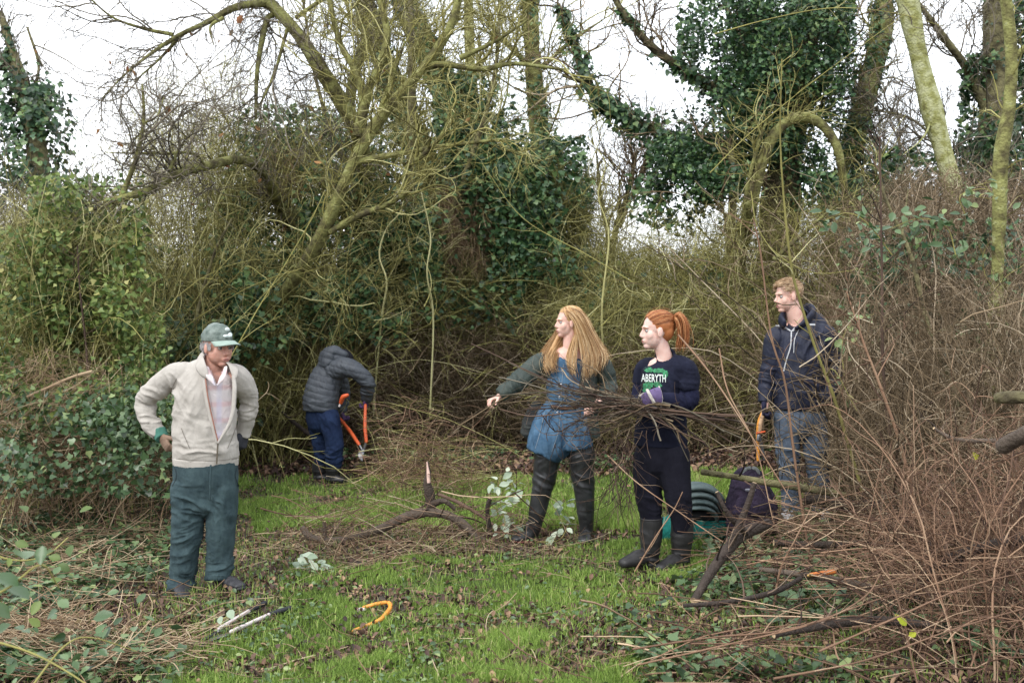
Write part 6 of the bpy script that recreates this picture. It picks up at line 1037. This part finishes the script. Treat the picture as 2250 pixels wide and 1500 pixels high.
# ------------------------------------------------------------------ stick bundle carried by the red haired woman
fan = [((1398, 888), (1250, 855), (1140, 800), (1010, 745)), ((1398, 890), (1240, 880), (1120, 882), (985, 912)), ((1398, 884), (1300, 868), (1200, 842), (1120, 818)), ((1398, 892), (1290, 900), (1180, 905), (1090, 915)), ((1398, 896), (1300, 915), (1220, 935), (1160, 930)),
       ((1398, 882), (1310, 860), (1260, 820), (1225, 790)), ((1398, 886), (1300, 875), (1180, 870), (1060, 855)), ((1398, 899), (1330, 925), (1290, 945), (1230, 965)), ((1398, 890), (1280, 890), (1200, 895), (1110, 900)), ((1398, 880), (1340, 865), (1300, 840), (1290, 800))]
NB = 40
for k in range(NB):
    f_ = fan[k % len(fan)]; j = RG.normal(0, 1, (4, 2))*np.array([[2, 6], [10, 10], [16, 15], [24, 20]]); dd = RG.uniform(-.14, .12); a = [(x+jj[0], y+jj[1]) for (x, y), jj in zip(f_, j)]
    if k % 3 == 0: tail = [(1600+RG.uniform(-40, 60), 955+RG.uniform(-45, 25)), (1500, 905+RG.normal(0, 8))]
    elif k % 3 == 1 and k < 18: tail = [(1500+RG.uniform(-20, 60), 985+RG.uniform(-20, 40)), (1470, 925+RG.normal(0, 8))]
    elif k < 12: tail = [(1462+RG.uniform(-15, 20), 950+RG.uniform(-30, 20)), (1435, 912+RG.normal(0, 6))]
    else: tail = [(1462+RG.uniform(-25, 50), 902+RG.normal(0, 12)), (1428, 894+RG.normal(0, 5))]
    dd *= .6; pts = [(*tail[0], 6.66+dd*.6), (*tail[1], 6.66+dd*.5)]+[(a[0][0], a[0][1]+5, 6.67+dd*.3), (a[1][0], a[1][1], 6.7+dd), (a[2][0], a[2][1], 6.75+dd*2), (a[3][0], a[3][1], 6.8+dd*3)]
    if k > 9: L_ = RG.uniform(.6, 1.05); pts = resamp(np.array(pts), 30)[:int(12+18*L_)]; pts = pts[::4]
    p = resamp(P(np.array(pts)[:, 0], np.array(pts)[:, 1], np.array(pts)[:, 2]), 18); g = Geo(); rr = RG.uniform(.0030, .0060) if k > 9 else RG.uniform(.0052, .0070); p += np.cumsum(RG.normal(0, .003, p.shape), 0)
    tubes(g, p[None], tapered(rr, rr*(.4 if k > 9 else .6), 18), 5, RG.uniform(.1, .9), caps=True); n = 6; ch, i, t = spawn(p[None], n, .30, (.25, .9), .25, 1, 7, .22, 0, up=0); tubes(g, ch, tapered(rr*.5, rr*.25, 7), 3, RG.uniform(.1, .9, n)); c2, _, _ = spawn(ch, n, .16, (.3, .9), .25, 1, 5, .22, 0); tubes(g, c2, tapered(rr*.3, rr*.2, 5), 3, RG.uniform(.1, .9, n))
    o = g.build('stick', (tw_dk, tw_br, tw_gr, tw_dk)[k % 4], None, tuple(p[8])); tag(o, 'thin dark cut stick in the bundle held by the red haired woman', 'stick', 'cut sticks in the carried bundle')
# twigs tangled below the bundle
g = Geo(); q = inreg([(1200, 920), (1420, 900), (1440, 960), (1400, 1010), (1300, 1000), (1200, 1010)], 60, 6.5, 6.9, 0, edge=18); p = grow(q, RG.normal(0, 1, (60, 3))*[1, .3, .8], RG.uniform(.12, .35, 60), 8, .3, -.1); tubes(g, p, tapered(.0028, .0013, 8), 3, RG.uniform(0, 1, 60))
q = inreg([(1330, 960), (1400, 960), (1400, 1080), (1330, 1110)], 60, 6.5, 6.9, 0); p = grow(q, RG.normal(0, .3, (60, 3))+[0, 0, -1], RG.uniform(.15, .4, 60), 8, .25, -.1); tubes(g, p, tapered(.003, .0013, 8), 3, RG.uniform(0, 1, 60))
tag(g.build('twig_tangle', tw_dk), 'tangle of fine twigs hanging beneath the carried bundle', 'twigs', kind='stuff')
for lab, pts, r_ in (('long pale twig slanting down in front of the red haired woman\'s legs', [(1335, 1000, 6.6), (1400, 1060, 6.5), (1500, 1130, 6.4), (1625, 1215, 6.3)], .004), ('pale twig rising against the red haired woman\'s boots', [(1395, 1255, 6.5), (1440, 1180, 6.5), (1480, 1120, 6.5), (1500, 1080, 6.5)], .005), ('long cane crossing beside the red haired woman\'s shoulder', [(1490, 735, 6.6), (1560, 820, 6.5), (1640, 940, 6.4), (1740, 1100, 6.3)], .006), ('long curved cane rising through the air right of the red haired woman', [(1580, 765, 6.6), (1600, 860, 6.5), (1660, 980, 6.4), (1700, 1150, 6.3)], .005)):
    cane('cane', lab, pts, r_, r_*.6, tw_rd, 6, .25, 'cane', 4, .8)
# ------------------------------------------------------------------ piles
def pile(name, label, regs, mat, cat='brush pile', leafs=(), lm=None, T=OVAL, var=None):
    g = Geo()
    for poly, n, hmax, ln, r, ang, sp, grav in regs:
        q = []; tot = 0
        while tot < n:
            lo = np.min(poly, 0); hi = np.max(poly, 0); px = RG.uniform(lo[0], hi[0], n*3); py = RG.uniform(lo[1], hi[1], n*3); ok = inpoly(px+RG.normal(0, 14, n*3), py+RG.normal(0, 8, n*3), poly); a = G(px[ok], py[ok]); q.append(a); tot += len(a)
        q = np.concatenate(q)[:n]; q[:, 2] = gz(q[:, 0], q[:, 1])+RG.uniform(0, 1, n)**1.5*hmax; a = math.radians(ang)+RG.normal(0, sp, n); sg = RG.choice([-1, 1], n)
        d = np.stack([np.cos(a), np.sin(a), RG.normal(.08, .15, n)], 1); K = 14; L_ = RG.uniform(.4, 1.2, n)*ln; p = grow(q, d, L_, K, .07, grav); p -= (p[:, K//2]-q)[:, None]; p[:, :, 2] = np.maximum(p[:, :, 2], gz(p[:, :, 0], p[:, :, 1])+.006)
        rr = r*RG.uniform(.5, 1.5, (n, 1)); tubes(g, p, tapered(1, .45, K)*rr, 4, np.clip(RG.normal(.5, .28, n), 0, 1)); m_ = int(n*1.2); ch, i, t = spawn(p, m_, ln*.3, (.3, .9), .1, 1, 6, .2, 0, up=.1); ch[:, :, 2] = np.maximum(ch[:, :, 2], gz(ch[:, :, 0], ch[:, :, 1])+.004); tubes(g, ch, tapered(1, .5, 6)*(rr[i]*.5), 3, RG.uniform(0, 1, m_))
    o = g.build(name, mat); tag(o, label, cat, kind='stuff'); return o
pile('brush_pile', 'pile of cut olive twigs heaped around the fallen log', [([(640, 1150), (900, 1095), (1150, 1150), (1250, 1200), (1180, 1240), (900, 1245), (620, 1200)], 60, .34, .7, .0024, 5, 1.0, -.06), ([(700, 1190), (1300, 1190), (1300, 1245), (700, 1240)], 50, .10, .8, .0026, 2, .6, -.02)], tw_br)
pile('brush_pile', 'springy heap of fine cut branches in front of the bending man', [([(830, 1050), (1000, 1040), (1110, 1065), (1080, 1085), (850, 1075)], 170, .5, .7, .0022, 25, 1.2, -.08), ([(820, 1050), (1000, 1045), (1000, 1075), (800, 1075)], 160, .85, .45, .002, 40, 1.6, -.05), ([(760, 1065), (1150, 1060), (1150, 1085), (760, 1080)], 60, .15, .9, .003, 10, .6, 0)], tw_ol)
def heap(name, label, regs, mat, cat='brush pile'):
    r = empty(name, gp(np.mean(np.array(regs[0][0])[:, 0]), 1080), label, cat); r['kind'] = 'stuff'; tag(fill(r, 'twigs', regs, mat), kind='stuff'); return r
heap('brush_heap', 'airy fan of fine cut twigs rising in the middle of the clearing', [([(800, 930), (900, 880), (1010, 920), (1120, 1000), (1140, 1070), (830, 1075)], 150, 9.3, 10.2, .55, .0030, (.3, 0, .6), .9, -.1, .1), ([(820, 1000), (1000, 960), (1060, 1060), (840, 1075)], 170, 9.3, 10.0, .4, .0026, (.2, 0, .4), 1.0, 0, .1)], tw_rd)
heap('brush_heap', 'loose springy twigs over the fallen log between the old man and blonde woman', [([(660, 1150), (900, 1080), (1120, 1090), (1300, 1160), (1250, 1230), (800, 1240), (640, 1200)], 140, 7.7, 8.4, .8, .0034, (1, .2, .15), .6, -.1, .1)], tw_rd)
pile('brush_pile', 'big sweep of long reddish canes heaped at lower right', [([(1500, 1420), (1800, 1330), (2300, 1260), (2500, 1520), (1900, 1560), (1450, 1540)], 150, .30, 1.2, .0030, 26, .6, -.07), ([(1750, 1300), (2350, 1180), (2400, 1500), (1800, 1480)], 330, .55, .8, .0026, 30, 1.1, -.06), ([(1550, 1200), (2000, 1150), (2000, 1300), (1560, 1340)], 230, .3, .6, .0025, 10, 1.2, -.05), ([(1300, 1400), (1700, 1360), (1800, 1540), (1250, 1540)], 40, .05, .8, .0035, 20, .6, 0)], tw_rd)
pile('brush_pile', 'dark tangle of brambles at the foot of the right thicket', [([(1850, 1100), (2350, 1080), (2350, 1300), (1880, 1260)], 600, .7, .7, .003, 40, 1.4, -.03), ([(1600, 1160), (1900, 1120), (1950, 1220), (1600, 1230)], 160, .25, .5, .0026, 20, 1.2, 0)], tw_br)
for lab, pts, r_, v_ in (('long reddish cane sweeping from the bottom edge up to the right', [(1390, 1425, 4.4), (1560, 1400, 4.4), (1740, 1380, 4.5), (1950, 1310, 4.7), (2030, 1308, 4.9)], .007, .7), ('orange brown cane curving up across the brush pile', [(1400, 1460, 4.1), (1620, 1410, 4.2), (1800, 1365, 4.3), (1900, 1310, 4.5), (1935, 1260, 4.6)], .006, .8), ('pale brown looped cane standing in the brush below the young man', [(1700, 1330, 5.3), (1715, 1250, 5.3), (1750, 1180, 5.3), (1780, 1120, 5.4)], .008, .85), ('thick tan cane at the bottom right corner', [(1700, 1490, 3.7), (1900, 1450, 3.8), (2100, 1380, 4.0), (2270, 1330, 4.2)], .0065, .7), ('long tan cane rising to the right edge through the pile', [(1800, 1430, 4.1), (1960, 1360, 4.2), (2120, 1290, 4.4), (2280, 1250, 4.6)], .007, .75),
    ('arched thin pale cane looping over the orange handle', [(1640, 1240, 5.2), (1740, 1222, 5.1), (1850, 1225, 5.1), (1910, 1270, 5.1), (1935, 1350, 5.1)], .004, .95), ('lone brown twig lying over the mud in the foreground', [(1100, 1385, 4.85), (1150, 1430, 4.6), (1230, 1470, 4.35), (1300, 1490, 4.2)], .005, .6), ('straight pale cane leaning through the right thicket', [(2030, 990, 6.3), (1960, 1100, 6.2), (1860, 1200, 6.1), (1790, 1290, 6.0)], .005, .9), ('grey brown cane slanting across the right thicket', [(1860, 960, 6.4), (1960, 1050, 6.2), (2080, 1180, 6.0), (2200, 1330, 5.6)], .005, .6)):
    cane('cane', lab, pts, r_*.68, r_*.35, tw_rd, 12, .32, 'cane', 5, v_*.75)
# ------------------------------------------------------------------ leafy sprays with distinct leaves
def spray(name, label, pts, nl, sz, lm, d0=.05, stem=tw_ol, T=OVAL, cat='leafy spray', var=None, r=.004, up=(0, -.5, .8)):
    a = np.array(pts, float); p = resamp(P(a[:, 0], a[:, 1], a[:, 2]), 16); root = empty(name, p[0], label, cat); g = Geo(); tubes(g, p[None], tapered(r, r*.5, 16), 5, .6); g.build('stem', stem, root)
    k = RG.integers(1, 15, nl); f = RG.uniform(0, 1, (nl, 1)); q = p[k]*(1-f)+p[k+1]*f+RG.normal(0, d0, (nl, 3)); n_ = nrm(RG.normal(0, .45, (nl, 3))+np.array(up)); g = Geo(); leaves(g, q, n_, RG.uniform(.65, 1.2, nl)*sz, T, None if var is None else np.clip(RG.normal(var, .2, nl), 0, 1)); g.build('foliage', lm, root); return root
spray('cut_spray', 'cut spray of pale undersided leaves standing by the blonde woman\'s feet', [(1100, 1200, 8.0), (1110, 1150, 8.0), (1100, 1090, 8.0), (1140, 1048, 8.0)], 60, .07, lf_wh, .06)
spray('cut_spray', 'pale underside leaves lying between the blonde woman\'s boots', [(1180, 1190, 7.7), (1230, 1185, 7.8), (1250, 1140, 8.1), (1240, 1120, 8.2)], 22, .09, lf_wh, .05)
spray('cut_spray', 'small heap of pale underside leaves beside the old man\'s feet', [(640, 1250, 7.3), (660, 1245, 7.3), (690, 1240, 7.3), (710, 1245, 7.3)], 26, .075, lf_wh, .05)
spray('cut_spray', 'two pale leaves lying by the white handled loppers', [(480, 1362, 5.75), (492, 1358, 5.75), (500, 1352, 5.8), (506, 1348, 5.8)], 2, .07, lf_wh, .015, up=(0, -.3, 1))
spray('bramble_spray', 'big bramble leaves blurred at the lower left edge in front', [(-60, 1330, 3.0), (20, 1290, 3.0), (90, 1240, 3.0), (130, 1290, 3.1)], 6, .08, lf_br, .06, T=OVAL, var=.35)
spray('bramble_spray', 'low bramble stems with green leaves at the bottom left corner', [(-40, 1400, 3.2), (60, 1430, 3.2), (140, 1470, 3.1), (230, 1530, 3.0)], 18, .048, lf_br, .10, var=.4)
spray('bramble_spray', 'bramble spray with small leaves left of the loppers', [(60, 1520, 3.7), (140, 1420, 3.8), (200, 1400, 3.9), (300, 1430, 4.0)], 34, .045, lf_br, .09, var=.45)
spray('bramble_spray', 'greenish bramble leaves above the lower left corner', [(-60, 1200, 4.0), (30, 1230, 4.0), (100, 1220, 4.1), (150, 1180, 4.2)], 22, .05, lf_yg, .09, var=.4)
0 and spray('bramble_spray', 'white backed leaves at the left edge low down', [(-60, 1260, 3.3), (10, 1235, 3.3), (50, 1250, 3.3), (60, 1290, 3.3)], 6, .065, lf_wh, .035)
spray('bramble_spray', 'blue green leaf spray hanging right of the arch above the young man', [(1960, 560, 7.2), (1905, 490, 7.2), (1860, 468, 7.2), (1810, 485, 7.2)], 30, .075, lf_br, .045, var=.6)
spray('bramble_spray', 'larger blue green leaf spray hanging in front of the leaning trunk', [(2100, 560, 7), (2080, 500, 7), (2020, 480, 7), (1950, 505, 7)], 46, .08, lf_br, .06, var=.6)
spray('bramble_spray', 'grey green leaves half hidden beside the young man\'s shoulder', [(1860, 860, 7.8), (1850, 760, 7.8), (1870, 710, 7.8), (1920, 690, 7.8)], 26, .07, lf_br, .06, var=.85)
spray('bramble_spray', 'light green leaf spray high at the right near the thin trunk', [(2120, 470, 8), (2110, 430, 8), (2160, 415, 8), (2190, 430, 8)], 30, .07, lf_br, .06, var=.75)
for lab, px, py, d, sz in (('large yellow green leaf hanging in the right thicket', 2145, 990, 6.2, .10), ('yellow leaves on the canes at lower right', 1990, 1385, 4.4, .08), ('yellow green leaf just below the teal bag', 1565, 1195, 7.5, .10)):
    root = empty('fallen_leaf', P(px, py, d), lab, 'leaf'); g = Geo(); q = P(px, py, d)+RG.normal(0, .03, (3, 3)); nn_ = nrm(RG.normal(0, .4, (3, 3))+[0, -.8, .4])
    for k in range(3 if 'leaves' in lab else 1): g = Geo(); leaves(g, q[k:k+1], nn_[k:k+1], sz*.7*RG.uniform(.8, 1.1, 1), OVAL); g.build('leaf', lf_yl, root)
ribbon_ = 0
